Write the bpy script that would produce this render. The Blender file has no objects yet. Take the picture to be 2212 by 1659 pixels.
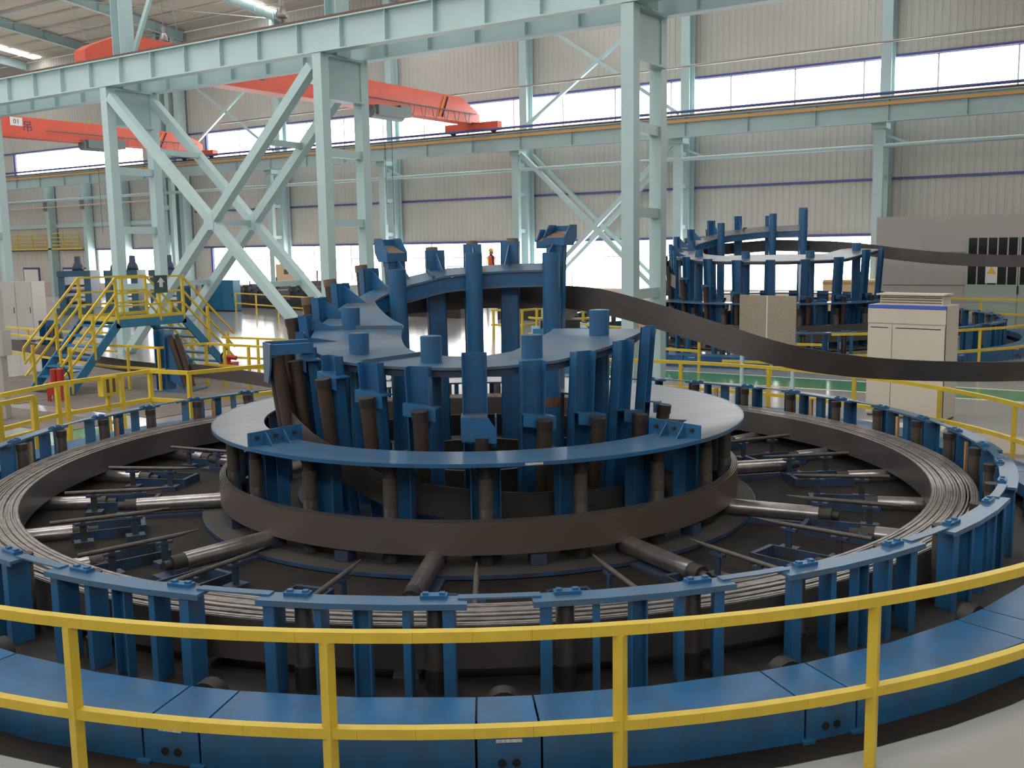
import bpy, math, random
from mathutils import Vector, Matrix
random.seed(7)
scene = bpy.context.scene
COL = scene.collection
R = math.radians
sin, cos, pi = math.sin, math.cos, math.pi

# ------------------------------------------------------------------ camera
HEAD = R(33.6)                      # heading of the camera against the long wall
PITCH, ROLL = R(7.7062), R(0.92)
fw0 = Vector((-sin(HEAD), cos(HEAD), 0)); r0 = Vector((cos(HEAD), sin(HEAD), 0))
fwd = fw0 * cos(PITCH) + Vector((0, 0, -sin(PITCH)))
up0 = fw0 * sin(PITCH) + Vector((0, 0, cos(PITCH)))
rgt = r0 * cos(ROLL) - up0 * sin(ROLL)
upv = r0 * sin(ROLL) + up0 * cos(ROLL)
cd = bpy.data.cameras.new('camera'); cam = bpy.data.objects.new('camera', cd); COL.objects.link(cam)
cd.sensor_width = 36; cd.sensor_fit = 'HORIZONTAL'; cd.lens = 36 * 2200 / 2212; cd.clip_end = 400; cd.clip_start = .05
mw = Matrix((rgt, upv, -fwd)).transposed().to_4x4(); mw.translation = (0, 0, 3.22)
cam.matrix_world = mw
scene.camera = cam

# ------------------------------------------------------------------ light and exposure
SKY_PANE = 7.0       # daylight seen through the window panes
SKY_ROOF = 10.0      # daylight through the roof light strips
w = bpy.data.worlds.new('world'); scene.world = w; w.use_nodes = True
w.node_tree.nodes['Background'].inputs[0].default_value = (.80, .88, 1, 1)
w.node_tree.nodes['Background'].inputs[1].default_value = 1.0
scene.view_settings.view_transform = 'Standard'; scene.view_settings.look = 'None'
scene.view_settings.gamma = 1; scene.view_settings.use_curve_mapping = False
scene.view_settings.exposure = 0.42

# ------------------------------------------------------------------ materials
MATS = {}
def mat(name, col, rough=.5, metal=0, col2=None, nscale=4, namt=.5, bump=0, bscale=60, coat=0, stretch=None, spec=.5, detail=5, lo=.35, hi=.65):
    m = bpy.data.materials.new(name); m.use_nodes = True
    nt = m.node_tree; b = nt.nodes['Principled BSDF']
    b.inputs['Base Color'].default_value = (*col, 1); b.inputs['Roughness'].default_value = rough
    b.inputs['Metallic'].default_value = metal; b.inputs['Specular IOR Level'].default_value = spec
    if coat: b.inputs['Coat Weight'].default_value = coat; b.inputs['Coat Roughness'].default_value = .08
    tc = nt.nodes.new('ShaderNodeTexCoord'); src = tc.outputs['Object']
    if stretch:
        mp = nt.nodes.new('ShaderNodeMapping'); mp.inputs['Scale'].default_value = stretch
        nt.links.new(src, mp.inputs['Vector']); src = mp.outputs['Vector']
    if col2:
        n = nt.nodes.new('ShaderNodeTexNoise'); n.inputs['Scale'].default_value = nscale; n.inputs['Detail'].default_value = detail
        nt.links.new(src, n.inputs['Vector'])
        rp = nt.nodes.new('ShaderNodeMapRange'); rp.inputs['From Min'].default_value = lo; rp.inputs['From Max'].default_value = hi
        rp.inputs['To Max'].default_value = namt
        nt.links.new(n.outputs['Fac'], rp.inputs['Value'])
        mx = nt.nodes.new('ShaderNodeMix'); mx.data_type = 'RGBA'
        mx.inputs['A'].default_value = (*col, 1); mx.inputs['B'].default_value = (*col2, 1)
        nt.links.new(rp.outputs['Result'], mx.inputs['Factor']); nt.links.new(mx.outputs['Result'], b.inputs['Base Color'])
    if bump:
        n2 = nt.nodes.new('ShaderNodeTexNoise'); n2.inputs['Scale'].default_value = bscale; n2.inputs['Detail'].default_value = 3
        nt.links.new(src, n2.inputs['Vector'])
        bp = nt.nodes.new('ShaderNodeBump'); bp.inputs['Strength'].default_value = bump; bp.inputs['Distance'].default_value = .01
        nt.links.new(n2.outputs['Fac'], bp.inputs['Height']); nt.links.new(bp.outputs['Normal'], b.inputs['Normal'])
    MATS[name] = m; return m
def emit(name, col, strength):
    m = bpy.data.materials.new(name); m.use_nodes = True; nt = m.node_tree
    e = nt.nodes.new('ShaderNodeEmission'); e.inputs[0].default_value = (*col, 1); e.inputs[1].default_value = strength
    nt.links.new(e.outputs[0], nt.nodes['Material Output'].inputs[0]); MATS[name] = m; return m

mat('blue', (.020, .128, .30), .34, 0, (.045, .07, .105), 5, .45, .05, 90)
mat('blue_dusty', (.055, .14, .25), .38, 0, (.11, .10, .092), 3, .7, .05, 70)
mat('blue_worn', (.045, .145, .28), .28, .1, (.12, .13, .15), 6, .5, .04, 90)
mat('blue_grimy', (.022, .075, .17), .5, 0, (.035, .03, .028), 4, .95, .1, 60)
mat('blue_stair', (.025, .19, .36), .45, 0, (.05, .12, .18), 6, .4)
mat('yellow', (.70, .50, .045), .34, 0, (.52, .35, .03), 7, .4, .03, 80)
mat('teal', (.41, .55, .565), .45, 0, (.35, .475, .49), 1.2, .4)
mat('wall', (.47, .46, .425), .55, 0, (.42, .405, .37), .35, .6)
mat('panel_wall', (.60, .57, .52), .5, 0, (.50, .47, .43), .5, .5)
mat('dado', (.56, .44, .40), .75, 0, (.48, .38, .34), 1, .5)
mat('ceiling', (.56, .50, .42), .8, 0, (.48, .43, .36), .6, .5)
mat('blue_trim', (.06, .075, .24), .45)
mat('grey_wall', (.42, .385, .37), .85, 0, (.37, .34, .33), 1.5, .6, .1, 30)
mat('floor', (.40, .39, .385), .15, 0, (.32, .31, .31), .45, .7, .012, 3, coat=.2)
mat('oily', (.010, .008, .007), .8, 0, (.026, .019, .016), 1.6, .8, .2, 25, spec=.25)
mat('cover', (.17, .14, .12), .6, 0, (.11, .09, .08), 1.5, .7, .1, 40)
mat('green_lane', (.06, .25, .10), .18, 0, (.09, .30, .14), 2, .5)
mat('white_paint', (.70, .68, .66), .3)
mat('strip', (.105, .092, .090), .42, .3, (.062, .051, .049), 1.5, .6, .02, 60)
mat('strip_rust', (.135, .112, .108), .5, .4, (.15, .085, .055), .8, .5, .03, 60)
mat('strip_edge', (.40, .365, .355), .38, .7, (.20, .18, .17), 9, .7, .05, 120)
mat('disc_steel', (.36, .37, .40), .33, .7, (.22, .24, .29), 3, .8, .02, 90, stretch=(1, 6, 1))
mat('roller_steel', (.44, .41, .405), .28, .85, (.24, .215, .205), 5, .7, .02, 80)
mat('roller_dark', (.055, .042, .034), .55, .35, (.11, .055, .03), 4, .5, .06, 60)
mat('roller_worn', (.15, .128, .113), .34, .4, (.06, .047, .040), 5, .6, .05, 60)
mat('dusty_plate', (.040, .034, .031), .75, 0, (.065, .055, .049), 3, .6, .1, 50)
mat('dust_tan', (.20, .135, .09), .8, 0, (.12, .08, .055), 8, .6)
mat('dark_iron', (.030, .027, .026), .55, .3, (.06, .05, .045), 5, .6, .08, 50)
mat('dirt_bar', (.13, .115, .105), .5, .4, (.07, .06, .055), 8, .6)
mat('rust', (.12, .05, .025), .8, 0, (.20, .11, .06), 12, .6)
mat('wood', (.50, .30, .14), .7, 0, (.34, .18, .08), 6, .6, .1, 40)
mat('ply', (.72, .50, .28), .65, 0, (.60, .40, .21), 2.5, .6)
mat('red', (.62, .085, .045), .42, 0, (.50, .065, .04), 1, .5)
mat('red_paint', (.45, .028, .022), .4, 0, (.30, .02, .018), 5, .4)
mat('mill_blue', (.018, .095, .17), .45, 0, (.03, .05, .07), 4, .6)
mat('hoist', (.12, .15, .15), .5)
mat('hazard_yellow', (.75, .48, .05), .45)
mat('char', (.05, .05, .09), .5)
mat('cabinet', (.58, .53, .44), .45, 0, (.54, .49, .41), 1, .5)
mat('cabinet_grey', (.40, .38, .36), .45, 0, (.36, .34, .33), 1, .5)
mat('cabinet_blue', (.022, .15, .27), .4)
mat('beige', (.62, .45, .28), .5)
mat('label_blue', (.06, .12, .55), .4)
mat('black', (.012, .012, .013), .5)
mat('rubber', (.02, .02, .02), .6)
mat('navy', (.030, .055, .11), .5, 0, (.05, .045, .06), 5, .5)
mat('machine_green', (.02, .09, .09), .45, 0, (.05, .05, .05), 5, .6)
mat('pipe_pink', (.62, .45, .38), .5)
mat('orange_rail', (.62, .33, .10), .5)
mat('rail_rust', (.12, .06, .045), .6)
mat('sticker', (.72, .70, .66), .5, 0, (.30, .30, .30), 60, .7, stretch=(1, 1, .2))
mat('sign_steel', (.42, .37, .30), .36, .8, (.30, .26, .20), 26, .8, .05, 60, stretch=(1, 1, 5))
mat('door_green', (.33, .40, .35), .5)
mat('door_white', (.74, .71, .66), .4)
mat('glass_dark', (.02, .02, .022), .1)
mat('lamp_grey', (.30, .28, .27), .4, .5)
mat('warn_yellow', (.65, .45, .04), .5)
mat('vest', (.85, .13, .04), .6); mat('reflector', (.85, .75, .12), .5); mat('helmet', (.90, .36, .03), .35)
mat('skin', (.30, .17, .11), .6); mat('trousers', (.03, .035, .06), .8)
mat('gravel_tan', (.40, .33, .26), .7)
emit('daylight', (1, .985, .96), SKY_PANE)
emit('rooflight', (1, .99, .97), SKY_ROOF)
emit('doorlight', (1, .97, .92), 1.0)
emit('lamp_glow', (1, .95, .85), 6)

# ------------------------------------------------------------------ mesh builder
class MB:
    def __init__(s): s.v = []; s.f = []; s.sm = []
    def add(s, vs, fs, smooth=False):
        o = len(s.v); s.v += [tuple(p) for p in vs]
        for f in fs: s.f.append(tuple(i + o for i in f)); s.sm.append(smooth)
        return s
    def hexa(s, p):   # 8 points: bottom 4 ccw, top 4 ccw
        return s.add(p, [(3, 2, 1, 0), (4, 5, 6, 7), (0, 1, 5, 4), (1, 2, 6, 5), (2, 3, 7, 6), (3, 0, 4, 7)])
    def box(s, x0, x1, y0, y1, z0, z1):
        return s.hexa([(x0, y0, z0), (x1, y0, z0), (x1, y1, z0), (x0, y1, z0), (x0, y0, z1), (x1, y0, z1), (x1, y1, z1), (x0, y1, z1)])
    def bar(s, a, b, wd, ht, up=(0, 0, 1)):
        a, b = Vector(a), Vector(b); d = (b - a).normalized(); u = Vector(up)
        if abs(d.dot(u)) > .99: u = Vector((0, 1, 0))
        x = d.cross(u).normalized(); u = x.cross(d).normalized()
        x *= wd / 2; u *= ht / 2
        return s.hexa([a - x - u, a + x - u, a + x + u, a - x + u, b - x - u, b + x - u, b + x + u, b - x + u])
    def cyl(s, a, b, r1, r2=None, n=16, caps=True):
        a, b = Vector(a), Vector(b); r2 = r1 if r2 is None else r2
        d = (b - a).normalized(); u = Vector((0, 0, 1)) if abs(d.z) < .9 else Vector((1, 0, 0))
        x = d.cross(u).normalized(); y = d.cross(x).normalized()
        vs = []
        for c, r in ((a, r1), (b, r2)):
            for i in range(n):
                t = 2 * pi * i / n; vs.append(c + x * (r * cos(t)) + y * (r * sin(t)))
        s.add(vs, [(i, i + n, (i + 1) % n + n, (i + 1) % n) for i in range(n)], True)
        if caps: s.add(vs, [tuple(range(n)), tuple(reversed(range(n, 2 * n)))])
        return s
    def tube(s, pts, r, n=6):
        for a, b in zip(pts[:-1], pts[1:]): s.cyl(a, b, r, r, n)
        return s
    def prism(s, poly, origin, ax, ay, an, th):  # 2-D polygon in plane (ax, ay), thickness th along an
        o, ax, ay, an = Vector(origin), Vector(ax), Vector(ay), Vector(an); n = len(poly)
        vs = [o + ax * p + ay * q - an * (th / 2) for p, q in poly] + [o + ax * p + ay * q + an * (th / 2) for p, q in poly]
        return s.add(vs, [tuple(reversed(range(n))), tuple(range(n, 2 * n))] + [(i, (i + 1) % n, (i + 1) % n + n, i + n) for i in range(n)])
    def ring(s, R0, R1, z0, z1, a0, a1, n=24, zf=None, smooth=True):
        """annular solid, angles in degrees about the local origin, 0 = local -Y"""
        full = abs(a1 - a0) >= 359.9; m = n if full else n + 1; vs = []
        for i in range(m):
            t = R(a0 + (a1 - a0) * i / n); sx, sy = sin(t), -cos(t)
            dz = zf(a0 + (a1 - a0) * i / n) if zf else (0, 0)
            vs += [(R0 * sx, R0 * sy, z0 + dz[0]), (R1 * sx, R1 * sy, z0 + dz[1]), (R1 * sx, R1 * sy, z1 + dz[1]), (R0 * sx, R0 * sy, z1 + dz[0])]
        fl, si = [], []
        for i in range(n):
            j = (i + 1) % m; a, b = 4 * i, 4 * j
            fl += [(a, a + 1, b + 1, b), (a + 3, b + 3, b + 2, a + 2)]
            si += [(a + 1, a + 2, b + 2, b + 1), (a, b, b + 3, a + 3)]
        s.add(vs, fl); s.add(vs, si, smooth)
        if not full: s.add(vs, [(0, 3, 2, 1), (4 * n, 4 * n + 1, 4 * n + 2, 4 * n + 3)])
        return s
    def lathe(s, prof, c=(0, 0, 0), n=16):
        m = len(prof); vs = []
        for i in range(n):
            t = 2 * pi * i / n
            vs += [(c[0] + r * cos(t), c[1] + r * sin(t), c[2] + z) for r, z in prof]
        return s.add(vs, [(i * m + k, ((i + 1) % n) * m + k, ((i + 1) % n) * m + k + 1, i * m + k + 1) for i in range(n) for k in range(m - 1)], True)
    def mesh(s, name, m):
        me = bpy.data.meshes.new(name); me.from_pydata(s.v, [], s.f)
        me.polygons.foreach_set('use_smooth', s.sm); me.materials.append(MATS[m]); me.validate(); me.update()
        return me
    def build(s, name, m, parent=None, rotz=0, label=None):
        return link(name, s.mesh(name, m), parent, rotz, label)
def link(name, me, parent=None, rotz=0, label=None, loc=(0, 0, 0)):
    o = bpy.data.objects.new(name, me); COL.objects.link(o)
    if parent: o.parent = parent
    o.rotation_euler[2] = R(rotz); o.location = loc
    if label: o['label'] = label
    return o
def tag(o, label, cat, group=None):
    o['label'] = label; o['category'] = cat
    if group: o['group'] = group
    return o
def thing(name, label, cat, loc=(0, 0, 0), rotz=0, group=None, scale=1):
    o = bpy.data.objects.new(name, None); COL.objects.link(o); o.empty_display_size = .2
    o.location = loc; o.rotation_euler[2] = R(rotz); o.scale = (scale,) * 3
    return tag(o, label, cat, group)
def struct(o): o['kind'] = 'structure'; return o
def sbuild(mb, name, m, parent=None):
    o = mb.build(name, m, parent)
    if not parent: struct(o)
    return o
def copy_tree(o, parent=None):
    c = o.copy(); COL.objects.link(c); c.parent = parent
    for ch in list(o.children): copy_tree(ch, c)
    return c
def interp(tab, x):
    for (x0, y0), (x1, y1) in zip(tab[:-1], tab[1:]):
        if x0 <= x <= x1 or x1 <= x <= x0:
            t = (x - x0) / (x1 - x0); t2 = t * t * (3 - 2 * t) * .35 + t * .65; return y0 + (y1 - y0) * t2
    return tab[0][1] if abs(x - tab[0][0]) < abs(x - tab[-1][0]) else tab[-1][1]
def pol(phi, r, z=0): return (r * sin(R(phi)), -r * cos(R(phi)), z)
ORD = ['first', 'second', 'third', 'fourth', 'fifth', 'sixth', 'seventh', 'eighth', 'ninth', 'tenth']

MC = (-7.577, 10.634, 0); MROT = 35.4724       # centre of the near accumulator, local -Y looks at the viewer
def mloc(x, y, z=0):                            # machine frame -> hall frame
    c, s = cos(R(MROT)), sin(R(MROT)); return (MC[0] + c * x - s * y, MC[1] + s * x + c * y, z)

# ================================================================== the hall
X0, X1, YN, YF = -92, 14, -5.2, 46.6
EAVE, SLOPE = 17.6, .12

fl = sbuild(MB().box(X0, X1, YN, YF, -.3, 0), 'floor', 'floor')
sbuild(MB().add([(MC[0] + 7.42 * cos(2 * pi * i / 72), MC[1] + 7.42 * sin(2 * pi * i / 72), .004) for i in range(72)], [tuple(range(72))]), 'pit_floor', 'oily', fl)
def slab(x0, x1, y0, y1, z1, m, name): return sbuild(MB().box(x0, x1, y0, y1, -.05, z1), name, m, fl)
slab(-16.5, 12, 22.22, 23.72, .004, 'green_lane', 'green_lane')
slab(-16.5, 12, 22.10, 22.20, .005, 'white_paint', 'lane_line'); slab(-16.5, 12, 23.74, 23.84, .005, 'white_paint', 'lane_line')
slab(-17.2, -16.0, 4.5, 11.2, .004, 'green_lane', 'green_lane')
for a, b, y0, y1 in ((-25.8, -21.0, 12.2, 15.0), (-20.95, -16.6, 12.45, 15.0), (-25.8, -20.0, 15.05, 18.3), (-19.95, -15.6, 15.05, 17.2), (-21.2, -16.9, 10.6, 11.9)):
    slab(a, b, y0, y1, .012, 'cover', 'cover_plate')
slab(-3.2, 1.5, 16.4, 17.9, .06, 'gravel_tan', 'cable_trench_lid'); slab(-6.0, -3.3, 17.0, 18.4, .05, 'white_paint', 'cable_trench_lid')

def corrug(name, x0, x1, z0, z1, y, m, parent, pitch=.30, face=-1, depth=.022):
    n = max(1, int((x1 - x0) / pitch)); vs = []
    for i in range(n):
        a = x0 + (x1 - x0) * i / n; p = (x1 - x0) / n
        for k, d in ((0, 0), (.62, 0), (.72, 1), (.90, 1)): vs.append((a + k * p, y + face * (1 - d) * depth))
    vs.append((x1, y + face * depth)); q = len(vs)
    mb = MB().add([(a, b, z0) for a, b in vs] + [(a, b, z1) for a, b in vs], [(i, i + 1, i + 1 + q, i + q) if face < 0 else (i + q, i + 1 + q, i + 1, i) for i in range(q - 1)])
    return sbuild(mb, name, m, parent)

wb = sbuild(MB().box(X0, X1, YF, YF + .3, 0, .95), 'wall_back', 'dado')
corrug('sheet_cladding', X0, X1, 3.45, 9.33, YF, 'wall', wb)
corrug('sheet_cladding', X0, X1, 10.95, EAVE, YF, 'wall', wb)
corrug('sheet_cladding', -61.7, -55.0, 9.33, 10.95, YF, 'wall', wb)
corrug('sheet_cladding', X0, -77.4, 9.33, 10.95, YF, 'wall', wb)
corrug('sheet_cladding', -57.8, -55.0, .95, 3.45, YF, 'wall', wb)
corrug('sheet_cladding', -11.6, X1, .95, 3.45, YF, 'wall', wb)
corrug('sheet_cladding', X0, -67.6, .95, 3.45, YF, 'panel_wall', wb, .42, depth=.05)
for z, a, b in ((3.48, X0, X1), (5.86, -56.5, X1), (11.0, X0, X1), (9.28, X0, X1)):
    sbuild(MB().box(a, b, YF - .10, YF - .02, z - .05, z + .05), 'blue_edge_trim', 'blue_trim', wb)
for a, b, c, d in ((-55.06, -54.9, .95, 3.45), (-55.06, -54.9, 9.33, 10.95), (-77.5, -77.3, 9.33, 10.95)): sbuild(MB().box(a, b, YF - .1, YF, c, d), 'blue_edge_trim', 'blue_trim', wb)
sbuild(MB().box(X0, -58, YF - .16, YF - .05, 5.15, 5.45), 'girt', 'teal', wb)
wn = 0
def window(x0, x1, z0, z1, step, bars=0, y=YF, ydir=1):
    """a run of panes between frame members; every pane its own piece"""
    global wn; wn += 1
    n = max(1, round((x1 - x0) / step)); p = (x1 - x0) / n
    f = MB().box(x0, x1, y, y + ydir * .08, z0, z0 + .05).box(x0, x1, y, y + ydir * .08, z1 - .05, z1)
    o = sbuild(f, 'window_%d' % wn, 'white_paint')
    mul = MB().box(-.035, .035, 0, ydir * .06, z0, z1).mesh('mullion', 'white_paint')
    pm = MB().box(.035, p - .035, ydir * .035, ydir * .045, z0 + .05, z1 - .05).mesh('pane', 'daylight')
    for i in range(n + 1): link('mullion', mul, o, loc=(x0 + i * p, y, 0))
    for i in range(n): link('pane', pm, o, loc=(x0 + i * p, y, 0))
    if bars:
        bm = MB().box(.05, p - .05, 0, ydir * .045, z0 + (z1 - z0) * .66, z0 + (z1 - z0) * .66 + .05).mesh('transom', 'white_paint')
        for i in range(n): link('transom', bm, o, loc=(x0 + i * p, y, 0))
    return o
window(-54.9, X1 - 2, 9.33, 10.95, 3.02)
window(-77.3, -61.7, 9.33, 10.95, 3.02)
window(-54.9, -11.6, .95, 3.45, 3.02, 1)
window(-67.6, -57.8, .95, 3.45, 3.0, 1)
# near, right and left walls (behind and beside the viewer) repeat the far wall
wf = sbuild(MB().box(X0, X1, YN - .3, YN, 0, .95), 'wall_front', 'dado')
corrug('sheet_cladding', X0, X1, 3.45, 9.33, YN, 'wall', wf, .6, 1); corrug('sheet_cladding', X0, X1, 10.95, EAVE, YN, 'wall', wf, .6, 1)
window(X0, X1, 9.33, 10.95, 4.5, 0, YN, -1); corrug('sheet_cladding', X0, X1, .95, 3.45, YN, 'wall', wf, .6, 1)
ridge = EAVE + SLOPE * (YF - 20.7)
for nm, x in (('wall_left', X0), ('wall_right', X1)):
    sbuild(MB().prism([(YN, 0), (YF, 0), (YF, EAVE), (20.7, ridge), (YN, EAVE)], (x, 0, 0), (0, 1, 0), (0, 0, 1), (1, 0, 0), .2), nm, 'wall')
ce = sbuild(MB().hexa([(X0, 20.7, ridge), (X1, 20.7, ridge), (X1, YF + .3, EAVE), (X0, YF + .3, EAVE), (X0, 20.7, ridge + .2), (X1, 20.7, ridge + .2), (X1, YF + .3, EAVE + .2), (X0, YF + .3, EAVE + .2)])
            .hexa([(X0, YN - .3, EAVE), (X1, YN - .3, EAVE), (X1, 20.7, ridge), (X0, 20.7, ridge), (X0, YN - .3, EAVE + .2), (X1, YN - .3, EAVE + .2), (X1, 20.7, ridge + .2), (X0, 20.7, ridge + .2)]), 'ceiling', 'ceiling')
def rz(y): return EAVE + SLOPE * (YF - y) if y >= 20.7 else EAVE + (ridge - EAVE) * (y - YN) / (20.7 - YN)
GRID = [-11.2 - 9.06 * k for k in range(-2, 9)]
for ya, yb in ((21.2, YF - .2), (YN + .2, 20.2)):
    rm = MB()
    za, zb = rz(ya), rz(yb)
    rm.bar((0, ya, za - .30), (0, yb, zb - .30), .014, .60)
    rm.bar((0, ya, za - .02), (0, yb, zb - .02), .26, .03); rm.bar((0, ya, za - .60), (0, yb, zb - .60), .26, .03)
    for k in range(1, 12):
        y = ya + (yb - ya) * k / 12; rm.box(-.12, .12, y - .01, y + .01, rz(y) - .59, rz(y) - .03)
    rme = rm.mesh('rafter', 'teal')
    for x in GRID: link('rafter', rme, ce, loc=(x, 0, 0))
pm = MB().box(X0, X1, -.03, .03, -.10, -.02).mesh('purlin', 'ceiling')
for k in range(1, 16):
    y = 21 + (YF - 21) * k / 16; link('purlin', pm, ce, loc=(0, y, rz(y)))
for i in range(len(GRID) - 1):
    if i % 3 == 2: continue
    a, b = GRID[i], GRID[i + 1]
    for y0, y1 in ((22, 30), (30, 38), (38, 46)):
        for p, q in ((a, b), (b, a)): sbuild(MB().cyl((p, y0, rz(y0) - .5), (q, y1, rz(y1) - .5), .025, n=5), 'tie_rod', 'teal', ce)
    for y in (30, 38): sbuild(MB().cyl((a, y, rz(y) - .45), (b, y, rz(y) - .45), .05, n=6), 'tie_rod', 'teal', ce)
def skystrip(x, wd, y0, y1):
    return MB().hexa([(x, y0, rz(y0) - .06), (x + wd, y0, rz(y0) - .06), (x + wd, y1, rz(y1) - .06), (x, y1, rz(y1) - .06), (x, y0, rz(y0) - .02), (x + wd, y0, rz(y0) - .02), (x + wd, y1, rz(y1) - .02), (x, y1, rz(y1) - .02)]).build('roof_light', 'rooflight', ce)
for x in (6, -12, -24, -36, -48.2, -73, -85):
    skystrip(x, .9, 24.0, 46.0); skystrip(x, 1.5, -3.0, 18.5)  # strips out of view added, near-bay ones widened, to brighten the hall

# ------------------------------------------------------------------ steel columns of the middle row
def ibeam(mb, a, b, h, wd, tf=.03, tw=.016):
    a, b = Vector(a), Vector(b); u = Vector((0, 0, h / 2 - tf / 2))
    mb.bar(a + u, b + u, wd, tf); mb.bar(a - u, b - u, wd, tf); mb.bar(a, b, tw, h - 2 * tf); return mb
YFR, YBK = 20.15, 21.87
colx = [-1.06, -10.15, -19.21, -28.28, -37.4, -46.45]
clab = ['outside the right edge of the picture', 'beside the green lane with a beige box on it', 'in the middle of the hall behind the blue tower', 'behind the yellow stair bridge', 'at the left edge behind the grey cabinet', 'beyond the left edge']
for i, x in enumerate(colx):
    if i in (0, 5): continue
    t = thing('steel_column', 'pale teal twin-leg steel column ' + clab[i], 'column', (x, YFR, 0), group='twin-leg columns of the middle row')
    for dy, dx in ((0, 0), (YBK - YFR, -.16)):
        MB().box(-.30 + dx, 0 + dx, dy, dy + .30, 0, 8.30).build('leg', 'teal', t)
        b = MB().box(-.42 + dx, .12 + dx, dy - .12, dy + .42, 0, .03)
        for bx in (-.36, .06):
            for by in (-.06, .36): b.cyl((bx + dx, dy + by, .03), (bx + dx, dy + by, .10), .03, n=6)
        b.build('base_plate', 'teal', t)
    for z in (2.10, 3.92, 5.78):
        MB().bar((-.20, .2, z), (-.32, YBK - YFR + .1, z), .20, .22).build('batten', 'teal', t)
    MB().box(-.22, -.19, .28, YBK - YFR + .02, 7.2, 8.28).box(-.38, -.02, .2, YBK - YFR + .02, 7.15, 7.20).box(-.38, -.02, .2, YBK - YFR + .02, 8.25, 8.30).build('head_plate', 'teal', t)
    s = MB(); ibeam(s, (-.2, .86, 8.3), (-.2, .86, 18.6), .1, .1)
    MB().box(-.36, -.34, .60, 1.12, 8.3, rz(21) - .4).box(.02, .04, .60, 1.12, 8.3, rz(21) - .4).box(-.34, .02, .85, .87, 8.3, rz(21) - .4).build('upper_shaft', 'teal', t)
    MB().bar((-.1, 1.1, 9.3), (1.6, 1.3, 12.5), .12, .12).build('knee_brace', 'teal', t) if i == 3 else None

def crane_girder(name, y, m, label, z0=8.31, z1=9.12, x0=-60, x1=8, step=1.51, rail='rail_rust', wd=.34, stripe=None):
    t = thing(name, label, 'crane girder', (0, y, 0), group='crane runway girders')
    g = MB(); ibeam(g, (x0, 0, (z0 + z1) / 2), (x1, 0, (z0 + z1) / 2), z1 - z0, wd, .035); g.build('beam', m, t)
    sm = MB().box(-.012, .012, -wd / 2 + .02, wd / 2 - .02, z0 + .04, z1 - .04).mesh('stiffener', m)
    k = 0; x = x0 + .7
    while x < x1:
        link('stiffener', sm, t, loc=(x, 0, 0)); x += step
    MB().box(x0, x1, -.045, .045, z1, z1 + .10).build('crane_rail', rail, t)
    if stripe: MB().box(x0, x1, -wd / 2 - .04, -wd / 2, z1 - .26, z1 - .13).build('conductor_rail', 'orange_rail', t)
    return t
crane_girder('crane_girder', YFR + .15, 'teal', 'pale teal crane girder in front on the near legs of the column row')
crane_girder('crane_girder', YBK + .15, 'teal', 'shaded teal crane girder on the far legs of the column row')
crane_girder('crane_girder', 44.7, 'teal', 'long grey-teal crane girder with orange line along the far wall', 8.08, 9.0, -90, 12, 3.02, stripe=1)
tag(MB().cyl((-90, 44.2, 9.25), (12, 44.2, 9.15), .065, n=8).build('blue_pipe', 'blue_trim'), 'thin dark blue pipe running along the far crane girder', 'pipe')
tag(MB().cyl((-52, 45.3, 11.25), (12, 45.3, 11.5), .05, n=8).build('conduit', 'lamp_grey'), 'thin grey conduit high on the far wall above the window band', 'pipe')
pp = thing('heating_pipe', 'pair of pink pipes with brackets on the far left wall', 'pipe', (0, 45.5, 0))
MB().cyl((-90, 0, 6.9), (-58, 0, 7.25), .05, n=8).build('pipe', 'pipe_pink', pp); MB().cyl((-90, 0, 6.5), (-58, 0, 6.75), .05, n=8).build('pipe', 'pipe_pink', pp)

def brace(name, pts, label, wd, group=None, y=0):
    t = thing(name, label, 'brace', (0, y, 0), group=group)
    for k, (a, b) in enumerate(pts): MB().bar(a, b, wd, wd * (1.05 - .12 * k), (0, 1, 0)).build('diagonal', 'teal', t)
    return t
# cross bracing between the stair-bridge column and the middle column
for y, dx, lab in ((YFR + .1, 0, 'pale teal cross brace nearer the viewer, left of the middle column'), (YBK + .1, -.16, 'pale teal cross brace farther back, left of the middle column')):
    t = brace('cross_brace', [((-19.6 + dx, 0, 8.0), (-28.1 + dx, 0, .1)), ((-28.2 + dx, 0, 8.0), (-19.4 + dx, 0, .1))], lab, .26, 'cross braces', y)
    MB().box(-.2, .2, -.145, .145, 3.83, 4.27).build('gusset_plate', 'teal', t).location = (-23.85 + dx, 0, 0)
lk = thing('brace_link', 'short teal bars tying the two cross braces left of the middle column', 'brace')
for x, z in ((-21.6, 6.2), (-26.1, 6.2), (-23.9, 4.05), (-21.9, 2.25), (-25.9, 2.25), (-26.9, 1.1)):
    MB().bar((x, YFR + .15, z), (x - .16, YBK + .1, z), .16, .16).build('tie_bar', 'teal', lk)
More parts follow.
